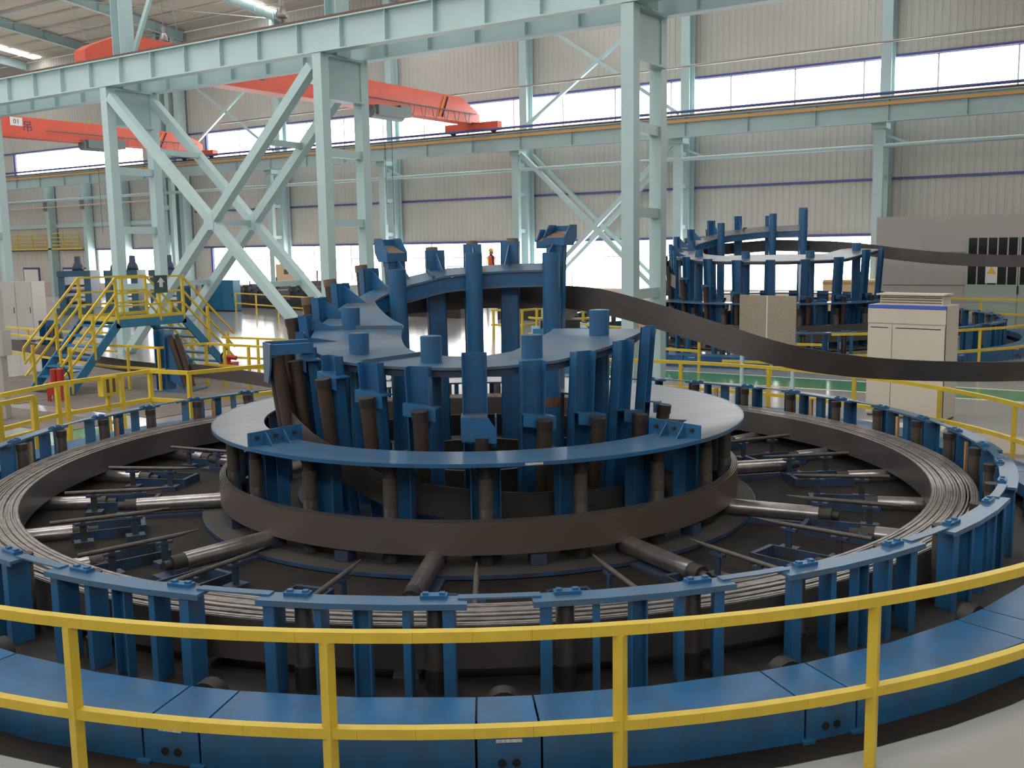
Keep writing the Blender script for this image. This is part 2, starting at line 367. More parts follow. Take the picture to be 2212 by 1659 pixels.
# far wall columns, braces, eave strut
wx = [-11.2, -20.35, -29.45, -38.5, -47.55]
for i, x in enumerate(wx):
    t = thing('wall_column', 'pale teal column standing against the far wall, %s from the right' % ORD[i], 'column', (x, 0, 0), group='columns along the far wall')
    MB().box(-.2, .2, 44.9, 45.15, 0, 8.08).build('crane_leg', 'teal', t)
    c = MB(); c.box(-.22, .22, 45.75, 45.79, 0, rz(46)).box(-.22, .22, 46.35, 46.39, 0, rz(46)).box(-.015, .015, 45.79, 46.35, 0, rz(46)); c.build('wall_leg', 'teal', t)
    for z in (2.2, 4.0, 5.9, 7.4): MB().box(-.1, .1, 45.1, 45.8, z - .1, z + .1).build('batten', 'teal', t)
    MB().box(-.3, .3, 44.85, 45.6, 7.85, 8.08).build('crane_seat', 'teal', t)
    MB().bar((0, 45.3, 7.7), (1.3, 45.5, 7.12), .1, .1).build('knee_brace', 'teal', t)
t = thing('joint_column', 'broad double teal column at the building joint left of the window band', 'column', (-57.6, 0, 0))
for dx in (-1.1, -.2, .7):
    MB().box(dx - .2, dx + .2, 45.75, 46.4, 0, rz(46)).build('wall_leg', 'teal', t)
    MB().box(dx - .15, dx + .15, 44.9, 45.2, 0, 8.08).build('crane_leg', 'teal', t)
for z in (4.0, 6.0): MB().box(-.1, .5, 44.9, 45.0, z, z + .3).build('batten', 'teal', t)
for i, (x, l) in enumerate(((-72.6, 'leftmost'), (-68.0, 'second from the left'), (-63.6, 'third from the left'))):
    t = thing('wind_column', 'slim teal wall post above the panelled office wall, ' + l, 'column', (x, 0, 0), group='slim wall posts')
    MB().box(-.2, .2, 45.9, 46.5, 0, 9.3).build('shaft', 'teal', t)
    MB().box(-.03, .03, 45.6, 45.9, 6.4, 7.3).build('bracket', 'lamp_grey', t)
tag(MB().cyl((-90, 45.0, 7.1), (12, 45.0, 7.15), .09, n=8).build('eave_strut', 'teal'), 'long round teal strut below the far crane girder', 'strut')
brace('wall_brace', [((-29.1, 0, 7.9), (-20.6, 0, .3)), ((-20.6, 0, 7.9), (-29.1, 0, .3))], 'pale teal cross brace on the far wall beside the right twin column', .22, 'cross braces on the far wall', 45.0)
brace('wall_brace', [((-29.1, 0, 7.9), (-20.6, 0, .3)), ((-20.6, 0, 7.9), (-29.1, 0, .3))], 'rear one of the paired braces on the far wall behind the right twin column', .18, 'cross braces on the far wall', 46.1)
brace('upper_brace', [((-29.3, 0, 9.3), (-20.6, 0, 15.0)), ((-29.3, 0, 15.1), (-20.6, 0, 9.3))], 'slender teal cross brace over the upper window band near the right column', .16, 'cross braces on the far wall', 45.6)
brace('upper_brace', [((-56.4, 0, 9.3), (-47.7, 0, 14.6)), ((-56.4, 0, 14.9), (-47.7, 0, 9.3))], 'slender teal cross brace over the upper window band at the left', .14, 'cross braces on the far wall', 45.6)

# ------------------------------------------------------------------ bridge cranes
def text_mesh(txt, size, m, name):
    cu = bpy.data.curves.new(name, 'FONT'); cu.body = txt; cu.size = size; cu.extrude = .004; cu.align_x = 'CENTER'; cu.align_y = 'CENTER'; cu.resolution_u = 2
    to = bpy.data.objects.new(name, cu); COL.objects.link(to); dg = bpy.context.evaluated_depsgraph_get()
    me = bpy.data.meshes.new_from_object(to.evaluated_get(dg)); bpy.data.objects.remove(to); me.materials.clear(); me.materials.append(MATS[m]); return me
def bridge_crane(x, label, z0, z1, walk):
    t = thing('bridge_crane', label, 'crane', (x, 0, 0), group='overhead bridge cranes')
    pr = [(21.8, z0 + .02), (44.9, z0 + .02), (44.9, z0 + .42), (44.6, z0 + .62), (43.3, z1), (23.4, z1), (22.1, z0 + .62), (21.8, z0 + .42)]
    g = MB().prism(pr, (0, 0, 0), (0, 1, 0), (0, 0, 1), (1, 0, 0), .6); go = g.build('main_girder', 'red', t)
    MB().box(-.42, .42, 22.6, 44.0, z0 - .06, z0).build('bottom_flange', 'red', go)
    for y in (25.0, 41.6):
        for k in (0, .28): MB().bar((.315, y + k - .25, z0 + .05), (.315, y + k + .25, z1 - .1), .02, .10, (1, 0, 0)).build('hazard_stripe', 'hazard_yellow' if k == 0 else 'black', go)
    for y in (22.0, 44.7):
        e = MB().box(-1.7, 1.7, y - .2, y + .2, 9.20, z0 + .02).build('end_truck', 'red', t)
        for dx in (-1.3, 1.3): MB().cyl((dx, y - .1, 9.26), (dx, y + .1, 9.26), .16, n=14).build('wheel', 'dark_iron', e)
    h = MB().box(-.1, .7, 36.4, 38.2, z0 - .35, z0 + .1).cyl((.3, 36.2, z0 - .2), (.3, 38.4, z0 - .2), .3, n=12).box(-.3, .5, 38.2, 39.0, z0 - .25, z0 + .25).build('hoist', 'hoist', t)
    for dy in (-.2, .3): MB().cyl((.3, 37.4 + dy, z0 - .3), (.3, 37.4 + dy, 4.3), .012, n=5).build('hoist_rope', 'black', h)
    f = MB().cyl((.42, 34.0, z0 + .42), (.42, 44.4, z0 + .42), .03, n=6).build('cable_track', 'hoist', t)
    for k in range(6):
        y = 38.9 + k * .9; MB().tube([(.42, y, z0 + .4), (.42, y + .12, z0 - .02), (.42, y + .3, z0 - .1), (.42, y + .45, z0 + .4)], .018, 5).build('festoon_loop', 'hoist', f)
    for y, s in ((29.6, '起'), (33.0, '吊')):
        o = link('lettering', text_mesh(s, .62, 'char', 'lettering'), go); o.matrix_local = Matrix.Translation((.31, y, (z0 + z1) / 2)) @ Matrix.Rotation(pi / 2, 4, 'Z') @ Matrix.Rotation(pi / 2, 4, 'X')
    p = MB().box(.30, .33, 32.0, 32.7, z0 + .55, z0 + 1.0).build('number_plate', 'white_paint', go)
    o = link('lettering', text_mesh('01', .36, 'char', 'lettering'), go); o.matrix_local = Matrix.Translation((.335, 32.35, z0 + .77)) @ Matrix.Rotation(pi / 2, 4, 'Z') @ Matrix.Rotation(pi / 2, 4, 'X')
    if walk:
        wk = MB().box(-1.5, -.35, 23, 44, z0 + .1, z0 + .2)
        wo = wk.build('walkway', 'hoist', t)
        for k in range(15):
            y = 23 + k * 1.5; MB().box(-1.5, -1.45, y, y + .05, z0 + .2, z1 + .55).build('walkway_post', 'yellow', wo)
        for z in (.75, 1.0): MB().box(-1.5, -1.46, 23, 44, z1 - .45 + z - .5, z1 - .41 + z - .5).build('walkway_rail', 'yellow', wo)
    return t
bridge_crane(-31.9, 'red bridge crane with dark hoist crossing above the blue tower', 9.62, 10.8, False)
bridge_crane(-53.7, 'red bridge crane with yellow walkway rail at the far left', 9.55, 10.6, True)
def bell_lamp(x, y, z, label):
    t = thing('high_bay_lamp', label, 'lamp', (x, y, z), group='bell lamps under the roof')
    MB().cyl((0, 0, .45), (0, 0, rz(y) - z - .1), .015, n=5).build('suspension_rod', 'lamp_grey', t)
    MB().cyl((0, 0, .15), (0, 0, .45), .10, .12, 12).build('ballast', 'lamp_grey', t)
    MB().lathe([(.08, .15), (.14, .10), (.24, -.15), (.26, -.28), (.24, -.28), (.12, .08), (0, .1)], n=18).build('bell_shade', 'lamp_grey', t)
bell_lamp(-30.6, 30, 12.6, 'small grey bell lamp hanging below the bright roof light')
bell_lamp(-47.9, 38, 15.0, 'small grey bell lamp hanging left of the bright roof light')

# ================================================================== the strip accumulator
def lbar(mb, r, phi, z0, z1, wd, dp):           # upright at angle phi, radius r
    c = Vector(pol(phi, r)); e = Vector((sin(R(phi)), -cos(R(phi)), 0)); t = Vector((e.y, -e.x, 0))
    a, b = t * wd / 2, e * dp / 2
    return mb.hexa([c - a - b + Vector((0, 0, z0)), c + a - b + Vector((0, 0, z0)), c + a + b + Vector((0, 0, z0)), c - a + b + Vector((0, 0, z0)),
                    c - a - b + Vector((0, 0, z1)), c + a - b + Vector((0, 0, z1)), c + a + b + Vector((0, 0, z1)), c - a + b + Vector((0, 0, z1))])

def outer_cage(label, loc, rotz, scale=1, detail=True):
    t = thing('outer_roller_cage', label, 'roller cage', loc, rotz, 'roller cages of the accumulators', scale)
    MB().ring(5.85, 6.55, 0, .05, 0, 360, 60).build('base_ring', 'dark_iron', t)
    SEG = 20; st = 360 / SEG; off = -14.2 + 6.25
    plate = MB()
    for a, b in ((-6.9, -2.3), (-2.3, 2.3), (2.3, 6.9)):
        plate.ring(6.11, 6.29, .75, .775, a, b, 1, smooth=False)
    plate.ring(6.275, 6.29, .732, .75, -6.9, 6.9, 3, smooth=False)
    plate = plate.mesh('ring_plate', 'blue_worn')
    endp = lbar(lbar(MB(), 6.265, 0, .03, .75, .082, .012), 6.175, .36, .03, .75, .012, .18).mesh('post', 'blue')
    chan = lbar(lbar(lbar(MB(), 6.18, 0, .03, .75, .12, .012), 6.22, -.52, .03, .75, .012, .08), 6.22, .52, .03, .75, .012, .08).mesh('post', 'blue')
    flat = lbar(lbar(MB(), 6.255, 0, .03, .75, .052, .012), 6.17, .2, .03, .75, .012, .17).mesh('post', 'blue')
    roll = MB().cyl(pol(0, 6.05, .22), pol(0, 6.05, .66), .068, n=14).mesh('roller', 'roller_worn')
    coll = MB().cyl(pol(0, 6.05, .05), pol(0, 6.05, .22), .085, n=14).mesh('roller_housing', 'dark_iron')
    neck = MB().cyl(pol(0, 6.05, .66), pol(0, 6.05, .745), .075, n=14).mesh('roller_neck', 'dark_iron')
    bb = MB(); lbar(bb, 6.14, 0, .775, .80, .19, .08); lbar(bb, 6.14, -.55, .80, .815, .04, .04); lbar(bb, 6.14, .55, .80, .815, .04, .04)
    blk = bb.mesh('bearing_block', 'blue')
    wd = lbar(MB(), 6.13, 0, .22, .70, .055, .03).mesh('wood_pad', 'wood')
    lnk = MB().ring(6.115, 6.20, .776, .788, 6.3, 11.7, 2, smooth=False).mesh('link_plate', 'blue_worn')
    whl = MB().cyl(pol(9, 6.50, .15), pol(9, 6.62, .15), .13, n=18).cyl(pol(9, 6.62, .17), pol(9, 6.72, .17), .07, n=12).mesh('drive_wheel', 'dark_iron')
    whb = lbar(MB(), 6.78, 9, .0, .20, .34, .05).mesh('wheel_bracket', 'dark_iron')
    for k in range(SEG):
        a = off + st * k
        po = link('ring_plate', plate, t, a)
        for d, me in ((-6.1, endp), (-2.8, flat), (.1, chan), (3.0, flat), (5.7, endp)): link('post', me, t, a + d)
        for d in (-4.5, 4.7):
            ro = link('roller', roll, t, a + d); link('roller_housing', coll, ro); link('roller_neck', neck, ro); link('bearing_block', blk, po, d)
        if detail and (60 < (a % 360) < 300 or k == 2): link('wood_pad', wd, t, a + 1.25)
        link('link_plate', lnk, t, a)
        if detail:
            wo = link('drive_wheel', whl, t, a); link('wheel_bracket', whb, wo)
    return t
def guard(label, loc, rotz, scale=1):
    t = thing('base_guard', label, 'machine guard', loc, rotz, 'base guards of the accumulators', scale)
    def panel(wdt, n):
        h = wdt / 2 - .06
        return MB().ring(6.66, 7.2, .255, .27, -h, h, n, smooth=False).ring(7.185, 7.2, 0, .255, -h, h, n, smooth=False).ring(6.66, 6.675, .12, .255, -h, h, n, smooth=False).mesh('guard_panel', 'blue')
    big, small = panel(13.94, 2), panel(3.2, 1)
    stk = lbar(MB(), 7.204, 0, .225, .243, .16, .006).mesh('sticker', 'sticker')
    hole = MB().cyl(pol(0, 7.198, .09), pol(0, 7.206, .09), .026, n=10).mesh('bolt_hole', 'black')
    foot = lbar(MB(), 7.2, 0, .0, .025, .09, .07).mesh('foot_lug', 'blue')
    for k in range(21):
        a = 1.1 + 360 / 21 * k
        link('guard_panel', big, t, a + 8.57); s = link('guard_panel', small, t, a)
        link('sticker', stk, s); link('bolt_hole', hole, s, -.35); link('bolt_hole', hole, s, .35); link('foot_lug', foot, s, -1.5); link('foot_lug', foot, s, 1.5)
    return t
outer_cage('wide blue ring of posts and rollers around the near coil', MC, MROT)
guard('low blue segmented guard around the foot of the near accumulator', MC, MROT)

# ---- coil of steel strip lying inside the cage
t = thing('strip_coil', 'wide dark coil of steel strip lying inside the near blue ring', 'coil', (MC[0], MC[1], 0), MROT)
r = 5.455; k = 0
while r < 5.91:
    th = .017 if k % 3 else .026; dz = random.uniform(-.010, .010) - (.03 if k in (5, 11) else 0)
    ex = random.uniform(0, .006)
    o = MB().ring(r, r + th, .156 + dz, .483 + dz, 0, 360, 120).build('wrap', 'strip_edge' if k else 'strip_edge', t)
    r += th + random.choice((.003, .004, .006, .016)); k += 1
MB().ring(5.447, 5.4545, .150, .478, 0, 360, 120).build('inner_wrap', 'strip', t)
MB().ring(5.915, 5.925, .150, .478, 0, 360, 120).build('outer_wrap', 'strip', t)

# ---- roller bed between coil and drum
t = thing('roller_bed', 'bed of radial steel rollers and guide bars between coil and inner drum', 'roller bed', MC, MROT)
ir = MB().cyl(pol(0, 3.22, .14), pol(0, 4.28, .14), .098, .092, 20).mesh('support_roller', 'roller_steel')
irc = MB().cyl(pol(0, 4.28, .14), pol(0, 4.42, .14), .085, n=16).cyl(pol(0, 4.42, .14), pol(0, 4.5, .14), .05, n=12).mesh('roller_bearing', 'dark_iron')
irb = lbar(lbar(MB(), 4.36, 0, .0, .10, .22, .14), 3.9, 0, .0, .035, .3, 1.3).mesh('bearing_stand', 'navy')
for k in range(10):
    a = 27.6 + 36 * k; ro = link('support_roller', ir, t, a); link('roller_bearing', irc, ro); link('bearing_stand', irb, ro)
orr = MB().cyl(pol(0, 4.93, .06), pol(0, 5.86, .06), .094, .098, 20).mesh('coil_roller', 'roller_steel')
orc = MB().cyl(pol(0, 4.78, .06), pol(0, 4.93, .06), .085, n=16).cyl(pol(0, 4.66, .06), pol(0, 4.78, .06), .05, n=12).mesh('roller_bearing', 'dark_iron')
orb = lbar(lbar(lbar(MB(), 4.82, 0, .0, .09, .24, .10), 4.55, -2.6, .0, .11, .02, .8), 4.55, 2.6, .0, .11, .02, .8)
orb.ring(4.15, 4.2, 0, .11, -2.7, 2.7, 2); orb = orb.mesh('bed_frame', 'blue_grimy')
gb = MB().cyl(pol(0, 4.15, .30), pol(0, 5.15, .30), .024, n=8).cyl(pol(0, 3.9, .315), pol(0, 4.15, .30), .006, .024, 8).mesh('guide_bar', 'dirt_bar')
gbk = []
for rr in (4.28, 4.82):
    g = MB(); lbar(g, rr, 0, .235, .262, .055, .17); lbar(g, rr, 0, .06, .235, .02, .07); lbar(g, rr, 0, .262, .28, .04, .05); lbar(g, rr, 0, .0, .06, .16, .20)
    gbk.append(g.mesh('t_bracket', 'blue_grimy'))
for k in range(22):
    a = -.8 + 360 / 22 * k
    g = link('guide_bar', gb, t, a)
    for me in gbk: link('t_bracket', me, g)
    if k % 1 == 0:
        ro = link('coil_roller', orr, t, a + 11.4); link('roller_bearing', orc, ro); link('bed_frame', orb, ro)

# ---- inner drum
t = thing('inner_roller_drum', 'round drum of blue channels and rollers under a grey steel disc', 'roller drum', MC, MROT)
MB().ring(1.2, 3.50, .03, .055, 0, 360, 72).build('base_plate', 'dusty_plate', t)
MB().ring(3.495, 3.505, .015, .056, 0, 360, 72).build('base_rim', 'blue_grimy', t)
ch = lbar(lbar(lbar(MB(), 2.80, 0, .06, 1.10, .30, .015), 2.87, -2.9, .06, 1.10, .015, .15), 2.87, 2.9, .06, 1.10, .015, .15).mesh('channel', 'blue')
ro_ = MB().cyl(pol(0, 3.12, .50), pol(0, 3.12, .93), .075, n=18).mesh('roller', 'roller_worn')
roc = MB().cyl(pol(0, 3.12, .93), pol(0, 3.12, 1.02), .066, n=14).cyl(pol(0, 3.12, 1.02), pol(0, 3.12, 1.10), .085, n=14).mesh('roller_cap', 'dark_iron')
rof = MB().cyl(pol(0, 3.12, .06), pol(0, 3.12, .25), .09, n=14).mesh('roller_foot', 'dark_iron')
rosh = MB().cyl(pol(0, 3.12, .22), pol(0, 3.12, .62), .0775, n=18).mesh('polished_band', 'roller_steel')
for k in range(20):
    a = .9 + 18 * k
    link('channel', ch, t, a); r1 = link('roller', ro_, t, a); link('roller_cap', roc, r1); link('roller_foot', rof, r1); link('polished_band', rosh, r1)
for k in range(20):
    lbar(MB(), 3.2, 9.9 + 18 * k, .06, .17, .16, .16).build('wedge_block', 'navy', t)
MB().ring(2.72, 3.334, 1.10, 1.125, -47.5, 45, 40).build('front_arc_plate', 'blue_worn', t, label='narrow glossy blue arc plate closing the front of the disc')
d = MB().ring(2.72, 3.334, 1.10, 1.125, 45, 66, 10).ring(1.85, 3.334, 1.10, 1.125, 66, 152, 40).ring(2.72, 3.334, 1.10, 1.125, 152, 312.5, 70)
d.build('disc_plate', 'disc_steel', t, label='wide brushed grey steel disc plate')
MB().ring(3.325, 3.345, 1.085, 1.127, 45, 312.5, 110).build('disc_rim', 'blue_worn', t)
MB().ring(3.325, 3.345, 1.088, 1.127, -47.5, 45, 40).build('disc_rim', 'blue', t)
for phi, sgn in ((-48.5, 1), (45.5, -1)):
    e = Vector((sin(R(phi)), -cos(R(phi)), 0)); tt = Vector((cos(R(phi)), sin(R(phi)), 0)) * sgn
    b = MB().prism([(2.66, -.05), (3.33, -.05), (3.33, .15), (2.66, .17)], (0, 0, 1.125), e, (0, 0, 1), tt, .018).build('joint_bracket', 'blue', t)
    for rr in (2.9, 3.12):
        MB().prism([(.0, 0), (.16, 0), (0, .15)], e * rr + Vector((0, 0, 1.127)), tt, (0, 0, 1), e, .014).build('gusset', 'blue', b)
    for rr in (2.77, 3.0, 3.23):
        MB().cyl(e * rr + tt * .0 + Vector((0, 0, 1.215)), e * rr + tt * .045 + Vector((0, 0, 1.215)), .022, n=6).build('bolt', 'dark_iron', b)
MB().prism([(-.09, 0), (.09, 0), (.09, .022), (-.09, .022)], pol(9, 3.350, 1.098), (cos(R(9)), sin(R(9)), 0), (0, 0, 1), (sin(R(9)), -cos(R(9)), 0), .004).build('sticker', 'sticker', t)

# ---- strip wound on the drum, up the tower and away to the right
t = thing('steel_strip', 'dark steel strip wound round the drum and leaving to the right', 'steel strip', MC, MROT)
for k in range(4):
    MB().ring(3.205 + k * .02, 3.205 + k * .02 + .016, .20 - k * .004, .535 - k * .006, 0, 360, 110).build('wrap', 'strip_rust' if k == 3 else 'strip', t)
def ribbon(path, name, m, parent, th=.01):
    """path: (top point, bottom point) pairs; thin solid band"""
    vs = []; n = len(path)
    for i, (a, b) in enumerate(path):
        a, b = Vector(a), Vector(b); p = Vector(path[max(0, i - 1)][0]); q = Vector(path[min(n - 1, i + 1)][0])
        nn = (q - p).cross(b - a).normalized() * th / 2
        vs += [a - nn, b - nn, b + nn, a + nn]
    mb = MB()
    for k in range(4): mb.add(vs, [(4 * i + k, 4 * i + (k + 1) % 4, 4 * i + 4 + (k + 1) % 4, 4 * i + 4 + k) for i in range(n - 1)], True)
    mb.add(vs, [(0, 3, 2, 1), (4 * n - 4, 4 * n - 3, 4 * n - 2, 4 * n - 1)])
    return mb.build(name, m, parent)
SZ = [(40, .40), (10, .47), (-20, .60), (-44, .95), (-58, 1.14), (-80, 1.55), (-100, 1.85), (-125, 2.20), (-150, 2.40), (-180, 2.46), (-212, 2.455)]
path = []
for i in range(64):
    phi = 40 - 252 * i / 63; zc = interp(SZ, phi); rr = 2.56 if phi > -60 else 2.50
    rr = 2.62 - .12 * min(1, max(0, (40 - phi) / 120))
    path.append((pol(phi, rr, zc + .17), pol(phi, rr, zc - .17)))
EXIT = [((1.70, 1.79, 2.60), (1.69, 1.79, 2.24)), ((2.06, 1.58, 2.52), (2.07, 1.57, 2.16)), ((2.74, 1.26, 2.32), (2.75, 1.24, 1.955)), ((3.52, .94, 2.06), (3.53, .90, 1.70)),
        ((4.23, .70, 1.835), (4.24, .74, 1.50)), ((5.0, .52, 1.69), (5.01, .64, 1.38)), ((5.74, .44, 1.615), (5.75, .59, 1.32)), ((6.5, .38, 1.58), (6.51, .55, 1.29)), ((7.33, .31, 1.57), (7.34, .50, 1.285)), ((9.0, .2, 1.59), (9.0, .42, 1.33)), ((11.5, .1, 1.68), (11.5, .34, 1.43))]
def smooth(ps, k=4):
    out = []
    for i in range(len(ps) - 1):
        P = [ps[max(0, i - 1)], ps[i], ps[i + 1], ps[min(len(ps) - 1, i + 2)]]
        for j in range(k):
            u = j / k; row = []
            for c in (0, 1):
                p0, p1, p2, p3 = (Vector(p[c]) for p in P)
                row.append(.5 * (2 * p1 + (p2 - p0) * u + (2 * p0 - 5 * p1 + 4 * p2 - p3) * u * u + (3 * p1 - p0 - 3 * p2 + p3) * u ** 3))
            out.append(tuple(row))
    return out + [ps[-1]]
ribbon(path + smooth([path[-1]] + EXIT)[1:], 'running_strip', 'strip', t)

# ---- tower with the rising plate
PZ = [(76, 2.18), (59, 2.14), (40, 2.05), (23, 1.965), (0, 1.925), (-24, 1.93), (-46, 1.945), (-65, 1.99), (-85, 2.10), (-104, 2.25), (-124, 2.50), (-138, 2.66), (-151, 2.80), (-167, 2.91), (-193, 2.96), (-213, 2.97)]
ST = [(66, 2.24, 1.29), (48, 2.13, 1.29), (31, 2.06, 1.34), (15, 1.99, 1.37), (-1.2, 2.10, 1.22), (-17, 1.95, 1.50), (-32, 1.98, 1.62), (-48, 2.02, 1.78), (-64, 2.08, 1.93), (-80, 2.2, 2.10), (-95, 2.38, 2.34), (-109, 2.58, 2.58), (-122, 2.75, 2.80), (-136.5, 2.94, 2.98), (-148, 3.10, 3.06), (-164, 3.18, 3.22), (-178.5, 3.26, 3.30), (-193, 3.29, 3.33), (-211.5, 3.30, 3.34)]
def tower(label, loc, rotz, PZ, ST, R0, R1, posts, rp, zbase, scale=1, back=-115, special=True, rplate='blue_dusty', bank=.09, rad=.115, splen=1.0, tilt=0):
    t = thing('helical_tower', label, 'tower', loc, rotz, 'towers of the accumulators', scale)
    a0, a1 = PZ[0][0], PZ[-1][0]; n = int(abs(a1 - a0) / 4)
    def bk(phi): return bank * min(1, max(0, (-phi + back + 20) / 60))
    zf = lambda phi: (interp(PZ, phi) - bk(phi) + tilt * cos(R(phi)), interp(PZ, phi))
    def r0f(phi): return R0 + (rp + rad + .03 - R0) * min(1, max(0, (back + 12 - phi) / 26))
    vs = []
    for i in range(n + 1):
        ph = a0 + (a1 - a0) * i / n; zi, zo = zf(ph)
        for rr, z in ((r0f(ph), zi - .03), (R1, zo - .03), (R1, zo), (r0f(ph), zi)): vs.append(pol(ph, rr, z))
    fs = [(4 * i + k, 4 * i + 4 + k, 4 * i + 4 + (k + 1) % 4, 4 * i + (k + 1) % 4) for i in range(n) for k in range(4)]
    pb = MB()
    for k in range(4): pb.add(vs, fs[k::4], True)
    po = pb.add(vs, [(0, 1, 2, 3), (4 * n + 3, 4 * n + 2, 4 * n + 1, 4 * n)]).build('rising_plate', rplate, t)
    ws = a1; we = back - 14
    nw = int(abs(ws - we) / 6)
    RB = rp + rad + .03
    MB().ring(RB + .03, RB + .045, -.22, -.03, we, ws, nw, lambda p: (zf(p)[0],) * 2).build('girder_web', 'blue', po)
    MB().ring(RB, RB + .20, -.245, -.22, we, ws, nw, lambda p: (zf(p)[0],) * 2).build('girder_flange', 'blue_dusty', po)
    MB().ring(R1 - .05, R1 - .03, -.11, -.03, a0, we, 20, lambda p: (zf(p)[1],) * 2).build('plate_skirt', 'navy', po)
    for ph in (-38, -96, -160):
        z = interp(PZ, ph)
        MB().bar(pol(ph, r0f(ph), z + .02 - bk(ph)), pol(ph, R1, z + .02), .03, .05).build('plate_rib', 'blue_dusty', po)
    for phi, zt in posts:
        p = MB().cyl(pol(phi, rp, zbase), pol(phi, rp, zt), rad, n=24).build('pipe_post', 'blue', t)
        MB().cyl(pol(phi, rp, zt - .005), pol(phi, rp, zt + .004), rad * .86, n=24).build('post_top', 'blue_dusty', p)
        if abs(phi - 141.4) < 1: MB().cyl(pol(phi, rp, .95), pol(phi, rp, 1.08), rad + .004, n=24).build('rust_band', 'rust', p)
    for k, (phi, zt, zr) in enumerate(ST):
        e = Vector((sin(R(phi)), -cos(R(phi)), 0)); tg = Vector((cos(R(phi)), sin(R(phi)), 0))
        rt, rb = R1 + .06, R1 - .10
        def q(r, s, z): return e * r + tg * s + Vector((0, 0, z))
        zb = zbase
        c = MB(); wd = .135
        for s0, s1, d0, d1 in ((-wd, wd, 0, .014), (-wd, -wd + .014, 0, .12), (wd - .014, wd, 0, .12)):
            c.hexa([q(rb + d0, s0, zb), q(rb + d0, s1, zb), q(rb + d1, s1, zb), q(rb + d1, s0, zb), q(rt + d0, s0, zt), q(rt + d0, s1, zt), q(rt + d1, s1, zt), q(rt + d1, s0, zt)][::1])
        co = c.build('channel', 'blue', t)
        zpl = interp(PZ, phi); off = .07 if phi > -70 else 0
        r_t, r_b = R1 + .30, R1 + .18; zlo = max(zbase + .15, zr - splen)
        def rc(z): return r_b + (r_t - r_b) * (z - zlo) / (zr - zlo)
        ro = MB().cyl(q(rc(zlo), off, zlo), q(rc(zr - .10), off, zr - .10), .08, n=16).build('guide_roller', 'roller_dark', t)
        MB().cyl(q(rc(zr - .10), off, zr - .10), q(rc(zr), off, zr), .090, n=12).build('roller_cap', 'dark_iron' if phi > -100 else 'dust_tan', ro)
        if phi > -70:
            s = MB().hexa([q(rt - .02, -wd - .01, zr + .05), q(rt - .02, wd + .09, zr + .0), q(rt + .17, wd + .09, zr + .0), q(rt + .17, -wd - .01, zr + .05), q(rt - .02, -wd - .01, zr + .065), q(rt - .02, wd + .09, zr + .015), q(rt + .17, wd + .09, zr + .015), q(rt + .17, -wd - .01, zr + .065)])
            s.prism([(-wd - .01, -.07), (wd + .09, -.13), (wd + .09, .012), (-wd - .01, .062)], q(rt + .165, 0, zr), tg, (0, 0, 1), e, .012)
            s.build('roller_bracket', 'blue', co)
        else:
            MB().prism([(0, 0), (-.40, 0), (-.06, zt - zpl - .06), (0, zt - zpl - .04)], q(rt, 0, zpl), e, (0, 0, 1), tg, .016).build('gusset', 'blue', co)
    return t
posts = [(-178.6, 3.13), (-138.6, 2.92), (-98.6, 2.46), (-58.6, 2.22), (-18.6, 2.23), (21.4, 2.22), (61.4, 2.44), (141.4, 3.12)]
tw = tower('tall blue tower with rising spiral plate in the centre of the near machine', MC, MROT, PZ, ST, .98, 2.12, posts, 1.67, .06, rad=.122)
MB().ring(1.0, 2.35, .06, .16, 0, 360, 60).build('hub_ring', 'navy', tw)
MB().ring(1.0, 1.06, .06, .55, 0, 360, 48).build('hub_wall', 'dark_iron', tw)
def hood(phi, z0, z1, r0, r1, wdt, parent, side=0):
    e = Vector((sin(R(phi)), -cos(R(phi)), 0)); tg = Vector((cos(R(phi)), sin(R(phi)), 0)) ; tg2 = tg
    o = e * r0 + tg * side; h = z1 - z0; D = r1 - r0
    m = MB()
    for sd in (-wdt / 2, wdt / 2):
        m.prism([(0, 0), (D * .7, 0), (D, h * .4), (D, h), (D * .45, h), (0, h * .42)], o + tg * sd + Vector((0, 0, z0)), e, (0, 0, 1), tg, .016)
    m.prism([(-wdt / 2, 0), (wdt / 2, 0), (wdt / 2, h * .34), (-wdt / 2, h * .34)], o + e * (D - .008) + Vector((0, 0, z0 + h * .62)), tg, (0, 0, 1), e, .016)
    m.prism([(-wdt / 2, 0), (wdt / 2, 0), (wdt / 2, h * .38), (-wdt / 2, h * .38)], o + Vector((0, 0, z0)), tg, (0, 0, 1), e, .016)
    ho = m.build('hood_bracket', 'blue', parent)
    ss = (e * D + Vector((0, 0, h * .34))); L = ss.length; ss.normalize()
    MB().prism([(-wdt / 2 + .02, 0), (wdt / 2 - .02, 0), (wdt / 2 - .02, L), (-wdt / 2 + .02, L)], o + Vector((0, 0, z0 + h * .34)), tg, ss, tg.cross(ss), .02).build('rusty_tray', 'dust_tan', ho)
hood(-148, 3.02, 3.36, 2.16, 2.56, .31, tw); hood(-211.5, 3.22, 3.52, 2.16, 2.56, .34, tw); hood(-211.5, 3.18, 3.46, 2.32, 2.58, .20, tw, .27)
